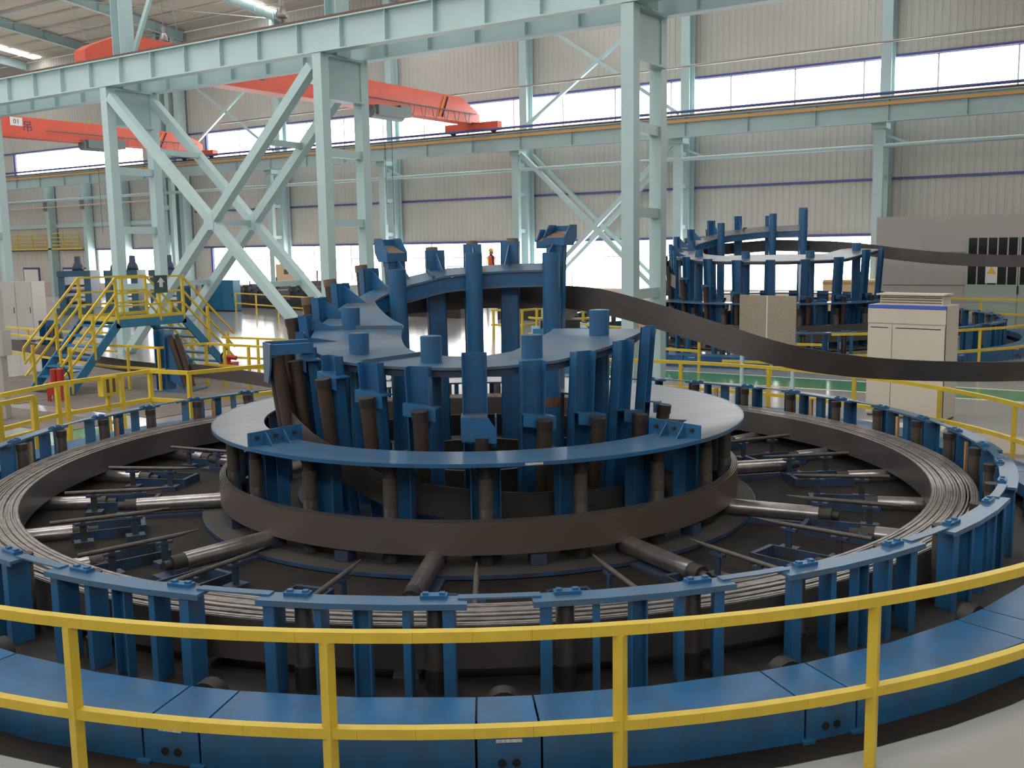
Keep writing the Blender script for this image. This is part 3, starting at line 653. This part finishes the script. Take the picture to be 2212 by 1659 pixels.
# box bracket in front of the foremost channel and the portal bracket over the two left rollers
e0 = Vector(pol(-1.2, 1)); t0 = Vector((cos(R(-1.2)), sin(R(-1.2)), 0))
MB().prism([(-.15, -.17), (.22, -.21), (.22, -.05), (.14, .07), (-.15, .07)], e0 * 2.46 + Vector((0, 0, 1.36)), t0, (0, 0, 1), e0, .016).build('box_bracket', 'blue', tw)
MB().prism([(-.15, 0), (.13, 0), (.13, .30), (-.15, .30)], e0 * 2.16 + Vector((0, 0, 1.43)), t0, e0, (0, 0, 1), .016).build('box_shelf', 'blue_dusty', tw)
MB().prism([(0, -.2), (.30, -.2), (.30, .07), (0, .07)], e0 * 2.16 + t0 * .22 + Vector((0, 0, 1.36)), e0, (0, 0, 1), t0, .016).build('box_cheek', 'blue', tw)
ep = Vector(pol(-66, 1)); tp = Vector((cos(R(-66)), sin(R(-66)), 0))
po_ = MB().bar(ep * 2.22 + Vector((0, 0, 2.10)), ep * 2.72 + Vector((0, 0, 2.10)), .10, .13).bar(ep * 2.22 + tp * .22 + Vector((0, 0, 2.08)), ep * 2.72 + tp * .22 + Vector((0, 0, 2.08)), .06, .12).build('portal_bracket', 'blue', tw)
MB().prism([(-.12, -.40), (.10, -.40), (.22, -.20), (.28, .07), (-.12, .07)], ep * 2.72 + Vector((0, 0, 2.08)), tp, (0, 0, 1), ep, .02).build('portal_cheek', 'blue_worn', po_)
for s in (-.06, .17):
    g = MB().cyl(ep * 2.50 + tp * s + Vector((0, 0, .95)), ep * 2.62 + tp * s + Vector((0, 0, 1.93)), .078, n=16).build('guide_roller', 'roller_dark', tw)
    MB().cyl(ep * 2.62 + tp * s + Vector((0, 0, 1.93)), ep * 2.63 + tp * s + Vector((0, 0, 2.0)), .085, n=12).build('roller_cap', 'dark_iron', g)

# ------------------------------------------------------------------ second accumulator in the far bay
C2 = (-11.3, 32.6, 0); S2 = 1.1
outer_cage('blue ring of posts of the second accumulator behind the beige cabinet', C2, 20, S2, False)
guard('low blue guard round the second accumulator in the far bay', C2, 20, S2)
t = thing('inner_roller_drum', 'blue roller drum under the tower of the second accumulator', 'roller drum', C2, 20, None, 1.14)
for k in range(20):
    a = 5 + 18 * k; link('channel', ch, t, a).scale = (1, 1, 1.2); r1 = link('roller', ro_, t, a + 6); link('roller_cap', roc, r1)
MB().ring(2.72, 3.334, 1.22, 1.26, 0, 360, 72).build('disc_plate', 'blue_worn', t)
MB().ring(1.2, 3.38, .03, .06, 0, 360, 60).build('base_plate', 'dirt_bar', t)
PZ2 = [(78, 2.95), (60, 2.88), (35, 2.68), (0, 2.66), (-40, 2.68), (-70, 2.80), (-100, 3.02), (-125, 3.35), (-150, 3.65), (-175, 3.78), (-200, 3.80)]
ST2 = [(70, 3.0, 1.6), (52, 2.95, 1.6), (33, 2.75, 1.6), (15, 2.7, 1.6), (-2, 2.7, 1.6), (-19, 2.7, 1.7), (-36, 2.74, 1.9), (-53, 2.8, 2.1), (-70, 3.0, 2.5), (-88, 3.2, 2.8), (-105, 3.45, 3.0), (-122, 3.7, 3.4), (-139, 4.0, 3.7), (-157, 4.15, 3.9), (-176, 4.15, 3.9), (-196, 4.4, 4.1)]
P2 = [(-178, 4.2), (-138, 3.9), (-98, 3.3), (-58, 3.0), (-18, 2.95), (22, 2.95), (62, 3.15), (160, 4.3)]
tower('blue tower with grey spiral plate of the second accumulator in the far bay', C2, 19, PZ2, ST2, 2.3, 3.25, P2, 2.75, .06, 1, -95, False, 'disc_steel', 0, .13, 1.3, .17)
t = thing('steel_strip', 'dark steel strip leaving the second accumulator past the grey room', 'steel strip', C2, 19)
p2 = []
for i in range(40):
    phi = -60 - 152 * i / 39; zc = interp([(-60, 2.0), (-100, 2.5), (-150, 3.0), (-180, 3.1), (-212, 3.02)], phi); p2.append((pol(phi, 3.5, zc + .2), pol(phi, 3.5, zc - .2)))
ribbon(p2 + smooth([p2[-1], ((2.9, 2.2, 3.12), (2.9, 2.2, 2.72)), ((4.0, 1.1, 2.95), (4.0, 1.1, 2.55)), ((5.6, .4, 2.78), (5.6, .4, 2.39)), ((7.6, .1, 2.70), (7.6, .1, 2.33)), ((10.5, 0, 2.80), (10.5, 0, 2.45))])[1:], 'running_strip', 'strip', t)
MB().ring(3.62, 3.70, .28, .78, 0, 360, 80).build('wrap', 'strip', t)

# ================================================================== railings
def railing(label, pts, posts, ztop, zmids, tube=.06, m='yellow', zbase=0, closed=False, group='yellow railings', toe=None):
    t = thing('railing', label, 'railing', (0, 0, 0), group=group)
    for z in [ztop - tube / 2] + list(zmids):
        b = MB()
        for p, q in zip(pts[:-1], pts[1:]): b.bar((*p, z), (*q, z), tube, tube)
        b.build('rail', m, t)
    for p in posts: MB().box(p[0] - tube / 2, p[0] + tube / 2, p[1] - tube / 2, p[1] + tube / 2, zbase, ztop - tube).build('post', m, t)
    return t
def arc(r, a0, a1, n): return [mloc(*pol(a0 + (a1 - a0) * i / n, r)[:2])[:2] for i in range(n + 1)]
railing('curved yellow railing in front around the near side of the machine', arc(7.6, -58, 57, 46), [mloc(*pol(a, 7.6)[:2])[:2] for a in (-56, -43.6, -31.2, -18.8, -6.7, 5.8, 18.1, 30.5, 43, 55.5)], 1.10, [.50], .062)
railing('curved yellow railing behind the near coil on the right side', arc(7.4, 76, 168, 36), [mloc(*pol(a, 7.4)[:2])[:2] for a in (76, 94.4, 107.2, 121, 134.5, 148.3, 162)], .985, [.46], .06)
railing('yellow railing stepping round the left back of the near ring', [(-14.2, 7.2), (-15.3, 8.65), (-15.77, 9.91), (-15.88, 11.84), (-14.96, 11.98), (-14.49, 13.57), (-13.6, 15.2)], [(-15.77, 9.91), (-15.72, 10.05), (-15.84, 11.2), (-15.88, 11.84), (-14.96, 11.98), (-14.49, 13.57), (-13.6, 15.2)], 1.08, [.52], .07)
t = thing('gate_frame', 'small square yellow gate frame at the left edge beside the ring', 'railing', (0, 0, 0), group='yellow railings')
for p in ((-14.75, 8.30), (-14.98, 9.0), (-14.3, 7.5)): MB().box(p[0] - .04, p[0] + .04, p[1] - .04, p[1] + .04, 0, 1.0).build('post', 'yellow', t)
for z in (1.0, .45): MB().bar((-14.3, 7.5, z), (-14.75, 8.3, z), .07, .07).bar((-14.75, 8.3, z), (-14.98, 9.0, z), .07, .07).build('rail', 'yellow', t)
railing('yellow railing round the blue strip guide stand behind the ring', [(-27.2, 15.77), (-21.39, 14.88), (-19.75, 15.0), (-19.55, 16.2), (-16.9, 16.25), (-14.4, 16.6)], [(-24.2, 15.3), (-20.75, 14.9), (-19.75, 15.0), (-19.55, 16.2), (-18.9, 16.2), (-18.1, 16.22), (-17.2, 16.25), (-16.4, 16.3)], 1.05, [.52], .055)
railing('second yellow railing behind the stair bridge', [(-30.1, 17.4), (-26.7, 17.0), (-24.6, 17.3)], [(-28.8, 17.3), (-26.7, 17.0)], 1.05, [.52], .055)
railing('yellow railing on the far side of the strip line next to the stairs', [(-20.6, 17.6), (-18.4, 17.8), (-15.5, 18.2)], [(-20.4, 17.6), (-19.4, 17.7), (-18.4, 17.8), (-17.2, 18.0), (-16.0, 18.15)], 1.05, [.52], .055)
railing('distant yellow railing before the background machines', [(-41.5, 36.5), (-36.5, 34.9), (-31, 33.2)], [(-41.5, 36.5), (-39.1, 35.7), (-36.8, 35.0), (-34.4, 34.3), (-32, 33.5)], 1.05, [.5], .06)
railing('yellow railing around the second accumulator behind the lane', [(-17.0, 26.6), (-13.5, 24.45), (-10.2, 23.9)], [(-16.0, 26.0), (-13.5, 24.45), (-10.2, 23.9)], 1.05, [.52], .06)
railing('short yellow railing in front of the second accumulator beside the sign', [(-9.6, 23.95), (-7.2, 24.2)], [(-8.4, 24.1)], .80, [.3], .06)
railing('yellow railing at the right behind the beige cabinet', [(-7.0, 24.3), (-5.2, 25.6), (-3.6, 28.0), (-2.6, 31.0), (-2.5, 34.5)], [(-6.2, 24.9), (-4.2, 27.1), (-3.2, 29.2), (-2.6, 31.0), (-2.5, 34.5)], 1.05, [.5], .06)
railing('far yellow railing before the pale green doors', [(-9.5, 40.5), (-3.0, 39.5)], [(-9.3, 40.4), (-6.2, 40.0), (-3.2, 39.5)], 1.1, [.55], .07)
railing('yellow railing seen between the posts of the tower', [(-20.3, 29.3), (-19.2, 29.6), (-19.0, 31.2)], [(-20.2, 29.3), (-19.2, 29.6), (-19.0, 31.0)], 1.05, [.5], .07)
railing('tall yellow guard frame seen between the tower posts on the right', [(-18.6, 29.6), (-17.0, 30.0), (-16.8, 31.0)], [(-18.6, 29.6), (-18.4, 29.65), (-17.9, 29.8), (-17.0, 30.0), (-16.8, 31.0)], 1.5, [.4, .75, 1.1], .07)

# ================================================================== stair bridge over the strip line (axis along +Y)
t = thing('stair_bridge', 'yellow railed stair bridge with blue steps over the strip line', 'stair bridge', (-21.1, 13.55, 0))
ya, yb, yc, yd, zd, wdt = 0, 1.38, 3.3, 4.75, 1.60, 1.45
for x in (0, -wdt):
    MB().bar((x, ya - .05, -.02), (x, yb, zd - .07), .05, .20).bar((x, yb - .05, zd - .06), (x, yc + .05, zd - .06), .05, .20).bar((x, yc, zd - .07), (x, yd + .05, -.02), .05, .20).build('stringer', 'blue_stair', t)
MB().box(-wdt, 0, yb - .05, yc + .05, zd - .02, zd).build('deck', 'blue_stair', t)
n = 7
tm = MB().box(-wdt + .03, -.03, -.12, .12, -.02, .02).mesh('tread', 'blue_stair')
for i in range(n):
    f = (i + .5) / n
    link('tread', tm, t, loc=(0, ya + (yb - ya) * f, zd * f)); link('tread', tm, t, loc=(0, yd + (yc - yd) * f, zd * f))
MB().box(-wdt, .0, yb, yb + .02, zd, zd + .11).build('toe_board', 'yellow', t)
for x in (0, -wdt):
    s = MB()
    MB().box(x - .01, x + .01, yb, yc, zd, zd + .12).build('toe_board', 'yellow', t)
    for h in (1.02, .66, .36):
        MB().bar((x, ya - .15, h + .02), (x, yb, zd + h), .045, .045).bar((x, yb, zd + h), (x, yc, zd + h), .045, .045).bar((x, yc, zd + h), (x, yd + .15, h + .02), .045, .045).build('handrail', 'yellow', t)
    MB().bar((x, ya - .15, 1.04), (x, ya - .15, .75), .045, .045).build('rail_end', 'yellow', t)
    for y, z in ((ya + .08, .08), (ya + .72, .80), (yb, zd), ((yb + yc) / 2 + .25, zd), (yc, zd), (yc + .75, .80), (yd - .08, .08)):
        MB().box(x - .03, x + .03, y - .03, y + .03, z - .05, z + 1.02).build('rail_post', 'yellow', t)
MB().box(.03, .05, (yb + yc) / 2 + .10, (yb + yc) / 2 + .48, zd + .62, zd + 1.05).build('notice_plate', 'machine_green', t)
MB().prism([(-.05, -.10), (.05, -.10), (.05, .02), (.11, .02), (0, .14), (-.11, .02), (-.05, .02)], (.055, (yb + yc) / 2 + .29, zd + .86), (0, 1, 0), (0, 0, 1), (1, 0, 0), .006).build('notice_mark', 'white_paint', t)

# blue strip guide stand with slanting rollers
def guide_stand(label, loc, rotz):
    t = thing('strip_guide_stand', label, 'strip guide', loc, rotz, 'blue strip guide stands')
    MB().box(-.55, .55, -.4, .4, 0, .04).build('base_plate', 'blue_worn', t)
    MB().box(-.42, -.14, -.02, .0, .04, 1.42).box(-.42, -.40, -.2, .2, .04, 1.42).box(-.16, -.14, -.2, .2, .04, 1.42).build('column', 'blue', t)
    MB().hexa([(-.12, -.12, .25), (.30, -.12, .04), (.30, .12, .04), (-.12, .12, .25), (-.14, -.12, 1.25), (.02, -.12, 1.32), (.02, .12, 1.32), (-.14, .12, 1.25)]).build('slanted_arm', 'blue', t)
    for k in (0, .16):
        r = MB().cyl((.34 + k, -.16, .12), (.02 + k, -.16, 1.22), .075, n=14).build('slanted_roller', 'roller_dark', t)
        MB().cyl((.02 + k, -.16, 1.22), (-.01 + k, -.16, 1.32), .05, n=12).build('roller_pin', 'dark_iron', r)
    return t
guide_stand('blue strip guide stand with two slanting dark rollers beside the stair bridge', (-19.6, 15.35, 0), 20)
guide_stand('blue strip guide stand half hidden behind the stair steps', (-25.6, 16.2, 0), 10)
t = thing('infeed_strip', 'dark steel strip running low under the stair bridge into the ring', 'steel strip')
LS = [(-32, 15.6, .78), (-27, 15.45, .80), (-24, 15.4, .62), (-22.2, 15.3, .52), (-20.3, 15.3, .46), (-18.8, 15.35, .50), (-15.4, 14.8, .48), (-13.2, 14.3, .47)]
ribbon(smooth([((x, y, z + .15), (x, y + .04, z - .15)) for x, y, z in LS]), 'running_strip', 'strip', t)

def red_lamp(label, loc, rotz, horn):
    t = thing('red_pump_unit', label, 'machine', loc, rotz, 'small red units by the strip line', .8)
    MB().box(-.22, .22, -.2, .2, .18, .52).build('body', 'red_paint', t)
    for x in (-.18, .18):
        for y in (-.16, .16): MB().box(x - .04, x + .04, y - .03, y + .03, 0, .18).build('foot', 'red_paint', t)
    if horn:
        MB().cyl((-.05, 0, .52), (-.05, 0, .75), .10, n=12).cyl((-.05, -.05, .70), (.28, -.05, .66), .07, n=12).build('motor', 'red_paint', t)
        MB().tube([(-.25, 0, .5), (-.28, 0, .7), (-.18, 0, .85), (-.05, 0, .95)], .03, 6).build('hose', 'black', t)
    else:
        for x in (-.09, .09): MB().cyl((x, 0, .52), (x, 0, .88), .10, n=14).build('motor', 'red_paint', t)
        MB().tube([(.2, 0, .45), (.36, 0, .55), (.33, 0, .75), (.2, 0, .92)], .02, 6).build('hose', 'black', t)
red_lamp('red pump unit with two upright cylinders at the stair foot', (-20.65, 13.0, 0), 30, False)
red_lamp('red pump unit with a black hose behind the yellow railing', (-20.2, 17.45, 0), 20, True)
t = thing('control_box', 'yellow control box with two dark slots on the left railing', 'control box', (-15.83, 10.9, 0), 95)
MB().box(-.16, .16, -.09, .05, .72, 1.06).build('housing', 'yellow', t)
for x in (-.06, .07): MB().box(x - .025, x + .025, -.1, -.085, .78, 1.02).build('slot', 'dirt_bar', t)
MB().box(-.03, .03, -.03, .03, 0, .72).build('stem', 'yellow', t)
t = thing('control_pedestal', 'slim grey control pedestal at the left edge of the picture', 'pedestal', (-19.4, 11.0, 0), 30)
MB().box(-.12, .12, -.10, .10, 0, 2.55).build('pillar', 'cabinet_grey', t); MB().box(-.4, .2, -.16, .16, 1.25, 1.75).build('panel_box', 'cabinet_grey', t); MB().box(-.38, -.05, -.17, -.16, 1.35, 1.65).build('panel_face', 'black', t)

def cabinet(name, label, loc, rotz, w_, d_, h_, m, split=None, group=None):
    t = thing(name, label, 'cabinet', loc, rotz, group)
    b = MB().box(0, w_, 0, d_, .06, h_).build('body', m, t)
    MB().box(.01, w_ - .01, .02, d_, 0, .06).build('plinth', 'dark_iron', t)
    xs = [0] + (split or []) + [w_]
    for a, c in zip(xs[:-1], xs[1:]):
        dr = MB().box(a + .012, c - .012, -.022, 0, .09, h_ - .03).build('door', m, t)
        MB().box(c - .10, c - .075, -.034, -.02, h_ * .48, h_ * .58).build('handle', 'black', dr)
    return t
cabinet('control_cabinet', 'tall grey control cabinet at the far left behind the railing', (-36.6, 21.0, 0), 28, 1.25, .9, 2.2, 'cabinet_grey', [.62], 'control cabinets')
for i, (x, l) in enumerate(((-44.6, 'leftmost'), (-43.8, 'middle'), (-43.0, 'rightmost'))):
    cabinet('blue_cabinet', 'dark teal-blue cabinet behind the stair bridge, %s of three' % l, (x, 36.9, 0), 10, .76, .6, 1.66, 'cabinet_blue', None, 'teal-blue cabinets')

# beige drive cabinet on the right
t = thing('drive_cabinet', 'large beige drive cabinet with blue stripe and ventilated top', 'cabinet', (-4.88, 19.22, 0), -9)
W_, D_, Hh = 1.40, .62, 2.06
MB().box(0, W_, 0, D_, .04, Hh).build('body', 'cabinet', t)
MB().box(.02, W_ - .02, .02, D_, 0, .04).build('plinth', 'dirt_bar', t)
for a, b in ((.0, .46), (.46, W_)):
    d = MB().box(a + .008, b - .008, -.02, 0, .07, 1.70).build('door', 'cabinet', t)
    MB().box(a + .06, b - .08, -.024, -.019, 1.64, 1.655).build('vent_slot', 'black', d)
MB().box(0, W_, -.02, 0, 1.73, Hh - .07).build('header_panel', 'cabinet', t)
MB().box(0, W_, -.024, 0, Hh - .06, Hh).build('blue_stripe', 'label_blue', t)
MB().box(W_ - .004, W_ + .003, -.005, .012, .05, Hh).build('corner_seam', 'dark_iron', t)
v = MB().box(.15, W_ - .12, .15, D_ - .08, Hh, Hh + .16).build('fan_hood', 'cabinet', t)
for k in range(3): MB().box(.17, W_ - .14, .14, .15, Hh + .03 + k * .045, Hh + .045 + k * .045).build('louvre', 'dirt_bar', v)
MB().box(.10, W_ - .08, .08, D_ - .08, Hh + .17, Hh + .20).build('hood_lid', 'cabinet', v)

# metal notice board on two posts
t = thing('notice_board', 'brushed metal notice board on two pale posts behind the railing', 'sign', (-8.21, 21.59, 0), -13)
for x in (.02, 1.30): MB().box(x - .035, x + .035, -.03, .03, 0, 1.3).build('post', 'teal', t)
b = MB().box(-.02, 1.38, -.06, -.03, 1.04, 2.08).build('board', 'sign_steel', t)
MB().box(.665, .69, -.064, -.058, 1.05, 2.07).build('board_fold', 'white_paint', b)
# beige switch box on the right column
t = thing('switch_box', 'beige switch box with paper note on the right column', 'switch box', (-10.15, 20.25, 1.25), 90)
MB().box(.1, .62, -.22, 0, 0, .55).build('box', 'beige', t); MB().box(.30, .50, -.226, -.22, .36, .52).build('paper_note', 'white_paint', t); MB().cyl((.57, -.24, .22), (.57, -.22, .22), .02, n=8).build('knob', 'black', t)

# grey rendered room with doors at the right
t = sbuild(MB().box(-10.2, X1 - .3, 41.0, YF - .2, 0, 4.1), 'wall_annex', 'grey_wall')
for z in (1.5, 2.72): sbuild(MB().box(-9.9, -6.2, 40.985, 41, z, z + .02), 'render_joint', 'dirt_bar', t)
dr = sbuild(MB().box(-6.95, -3.4, 40.93, 41.0, 0, 3.3), 'door_1', 'door_green')
for a in (-6.9, -5.15):
    lf = MB().box(a, a + 1.72, 40.90, 40.94, .03, 1.55).build('door_leaf', 'door_green', dr)
    MB().box(a, a + 1.72, 40.91, 40.935, 1.55, 3.25).build('glazing', 'glass_dark', lf)
    for k in range(6): MB().box(a + k * .335, a + .045 + k * .335, 40.89, 40.93, 1.55, 3.25).build('glazing_bar', 'door_green', lf)
MB().box(-6.9, -3.43, 40.885, 40.93, 2.45, 2.55).build('transom', 'door_green', dr)
MB().box(-5.19, -5.13, 40.88, 40.9, 1.2, 1.5).build('handle', 'dark_iron', dr)
sg = MB().box(-6.25, -5.85, 40.87, 40.88, 1.6, 2.3).build('warning_sign', 'white_paint', dr)
MB().prism([(-.16, 0), (.16, 0), (0, .28)], (-6.05, 40.866, 1.95), (1, 0, 0), (0, 0, 1), (0, 1, 0), .01).build('warning_triangle', 'warn_yellow', sg)
# doors in the far left panel wall
for i, (a, b) in enumerate(((-77.2, -75.3), (-71.9, -69.0))):
    d = sbuild(MB().box(a - .15, b + .15, YF - .12, YF - .06, 0, 2.15), 'door_%d' % (i + 2), 'blue_trim')
    MB().box(a, b, YF - .16, YF - .12, 0, 2.0).build('door_leaf', 'door_white', d)
tag(MB().box(-79, -68.5, 45.9, 46.3, 3.5, 3.62).build('balcony_slab', 'yellow'), 'yellow balcony floor on top of the panelled office wall at the far left', 'balcony')
railing('yellow balcony railing above the panelled office wall', [(-79, 46.0), (-69.0, 46.0)], [(-79 + k * 2.0, 46.0) for k in range(6)], 4.75, [3.85, 4.1, 4.4], .06, zbase=3.62)

# ================================================================== background machines
def mill_stand(x, y, label, dome):
    t = thing('mill_stand', label, 'machine', (x, y, 0), 30, 'blue forming mill stands')
    for s in (-.7, .7): MB().box(s - .18, s + .18, -.5, .5, 0, 2.05).build('side_frame', 'mill_blue', t)
    MB().box(-.9, .9, -.55, .55, 2.0, 2.3).build('top_beam', 'mill_blue', t)
    for z in (.75, 1.35): MB().cyl((-.55, 0, z), (.55, 0, z), .22, n=16).build('forming_roll', 'roller_steel', t)
    MB().box(-1.0, 1.0, -.65, .65, 0, .35).build('bed', 'machine_green', t)
    for dx in ((-.45, .45) if dome else (0,)):
        MB().lathe([(0, 2.3), (.30, 2.3), (.27, 2.5), (.16, 2.72), (.14, 3.05), (0, 3.05)], (dx, 0, 0), 14).build('jack_motor', 'navy', t)
mill_stand(-49.0, 32.5, 'blue mill stand behind the stair bridge, leftmost', False)
mill_stand(-46.6, 33.6, 'blue mill stand behind the stair bridge with two domed motors', True)
mill_stand(-44.4, 34.7, 'blue mill stand behind the stair bridge, nearest the cross brace', False)
def line_machine(x, y, rot, label, L):
    t = thing('forming_line', label, 'machine', (x, y, 0), rot, 'dark background line machines')
    MB().box(0, L, -.5, .5, 0, .55).build('bed', 'dark_iron', t)
    for k in range(int(L / .6)):
        a = .3 + k * .6; h = random.uniform(1.0, 1.6)
        MB().box(a - .12, a + .12, -.4, .4, .55, h).build('stand', random.choice(['machine_green', 'navy', 'dark_iron']), t)
        MB().cyl((a, -.5, h * .8), (a, .5, h * .8), .13, n=12).build('roll', 'roller_worn', t)
        if k % 2: MB().cyl((a, 0, h), (a, 0, h + random.uniform(.2, .7)), .04, n=8).build('spindle', 'dark_iron', t)
line_machine(-46.8, 40.6, -5, 'dark row of forming rolls below the lower windows at left', 5.6)
line_machine(-33.6, 38.4, -6, 'dark line machine with rolls, added behind the tower posts to block floor glare', 6.2)  # added to block the window reflection on the floor behind the tower
line_machine(-25.6, 38.0, -4, 'dark line machine with rolls, added right behind the tower against floor glare', 5.0)  # also added, covers the bright floor reflection farther right
line_machine(-40.6, 39.8, -8, 'dark low line machine in front of the beige cabinet', 3.4)
bc = cabinet('beige_cabinet', 'pale beige cabinet with a dark mark below the lower windows', (-46.2, 43.9, 0), 15, 1.5, .8, 2.35, 'beige', None, 'control cabinets')
MB().box(.55, .85, -.03, -.02, 1.75, 2.05).build('dark_mark', 'dirt_bar', bc)
t = thing('pinch_roll_unit', 'dark pinch roll unit with blue base behind the tower', 'machine', (-13.4, 22.4, 0), 35)
MB().box(-.7, .7, -.5, .5, 0, 1.15).build('base', 'blue_stair', t)
MB().box(-.5, .5, -.4, .4, 1.15, 1.35).build('bearing_frame', 'dark_iron', t)
for x in (-.22, .22): MB().cyl((x, -.6, 1.6), (x, .6, 1.6), .2, n=18).build('roll', 'roller_worn', t)
MB().box(.45, .9, -.3, .3, .2, 1.0).build('gear_box', 'cabinet_blue', t)
for k, (y, l) in enumerate(((42.6, 'front'), (43.4, 'rear'))):
    c = thing('plywood_crate', 'pale plywood crate left of the grey room, %s one' % l, 'crate', (-12.7, y, 0), 0, 'plywood crates')
    MB().box(0, 2.1, 0, .7, .1, 1.62).build('box', 'ply', c)
    for z in (.2, .86, 1.5): MB().box(-.01, 2.11, -.025, 0, z - .05, z + .05).build('batten', 'wood', c)
    for x in (.2, 1.0, 1.9): MB().box(x - .06, x + .06, 0, .7, 0, .1).build('runner', 'wood', c)
# platform with the worker at the far wall
t = thing('work_platform', 'grey work platform with thin rail before the far lower windows', 'platform', (-32.5, 41.6, 0))
MB().box(0, 5.2, 0, 1.4, 1.12, 1.2).build('deck', 'cabinet_grey', t)
for x in (.1, 2.6, 5.1):
    for y in (.1, 1.3): MB().box(x - .06, x + .06, y - .06, y + .06, 0, 1.12).build('leg', 'cabinet_grey', t)
MB().box(0, 5.2, 1.35, 1.39, 2.2, 2.24).build('rail', 'cabinet_grey', t)
for x in (0, 2.6, 5.16): MB().box(x, x + .04, 1.35, 1.39, 1.2, 2.2).build('rail_post', 'cabinet_grey', t)

def person(loc, rotz):
    t = thing('person', 'person in orange helmet and orange vest standing beyond the tower', 'person', loc, rotz, None, 1.06)
    J = {'pelvis': (0, 0, .95), 'belly': (0, 0, 1.10), 'chest': (0, .01, 1.32), 'neck': (0, 0, 1.48), 'head': (0, -.01, 1.60), 'crown': (0, 0, 1.71),
         'shl': (-.19, 0, 1.42), 'ell': (-.25, .03, 1.14), 'wrl': (-.23, -.10, .93), 'hal': (-.22, -.15, .86), 'shr': (.19, 0, 1.42), 'elr': (.25, .03, 1.14), 'wrr': (.23, -.10, .93), 'har': (.22, -.15, .86),
         'hil': (-.09, 0, .90), 'knl': (-.10, -.02, .50), 'anl': (-.10, .02, .09), 'tol': (-.11, -.14, .04), 'hir': (.09, 0, .90), 'knr': (.10, -.02, .50), 'anr': (.10, .02, .09), 'tor': (.11, -.14, .04)}
    rad = {'pelvis': .14, 'belly': .135, 'chest': .155, 'neck': .058, 'head': .092, 'crown': .07, 'shl': .075, 'shr': .075, 'ell': .05, 'elr': .05, 'wrl': .035, 'wrr': .035, 'hal': .035, 'har': .035, 'hil': .095, 'hir': .095, 'knl': .062, 'knr': .062, 'anl': .045, 'anr': .045, 'tol': .04, 'tor': .04}
    ks = list(J); E = [('pelvis', 'belly'), ('belly', 'chest'), ('chest', 'neck'), ('neck', 'head'), ('head', 'crown'), ('chest', 'shl'), ('shl', 'ell'), ('ell', 'wrl'), ('wrl', 'hal'), ('chest', 'shr'), ('shr', 'elr'), ('elr', 'wrr'), ('wrr', 'har'), ('pelvis', 'hil'), ('hil', 'knl'), ('knl', 'anl'), ('anl', 'tol'), ('pelvis', 'hir'), ('hir', 'knr'), ('knr', 'anr'), ('anr', 'tor')]
    me = bpy.data.meshes.new('body'); me.from_pydata([J[k] for k in ks], [(ks.index(a), ks.index(b)) for a, b in E], [])
    o = link('body', me, t); o.modifiers.new('skin', 'SKIN'); o.modifiers.new('sub', 'SUBSURF').levels = 1; o.modifiers['sub'].render_levels = 1
    for i, k in enumerate(ks): sv = me.skin_vertices[0].data[i]; sv.radius = (rad[k],) * 2; sv.use_root = (k == 'pelvis')
    me.materials.append(MATS['trousers'])
    MB().lathe([(.10, 1.53), (.098, 1.60), (.09, 1.66)], (0, -.01, 0), 14).build('face_skin', 'skin', t)
    h = MB().lathe([(.135, 1.655), (.125, 1.67), (.118, 1.70), (.09, 1.775), (.04, 1.805), (0, 1.81)], (0, 0, 0), 16).build('helmet', 'helmet', t)
    MB().lathe([(.17, .98), (.185, 1.15), (.20, 1.32), (.185, 1.42), (.08, 1.475)], (0, 0, 0), 16).build('vest', 'vest', t).scale = (1.12, .9, 1)
    for s in (-1, 1):
        MB().bar((s * .10, .185, 1.0), (s * .09, .19, 1.42), .05, .02, (0, 1, 0)).bar((s * .10, -.185, 1.0), (s * .09, -.19, 1.42), .05, .02, (0, 1, 0)).build('reflector', 'reflector', t)
person((-29.1, 42.1, 1.22), 150)
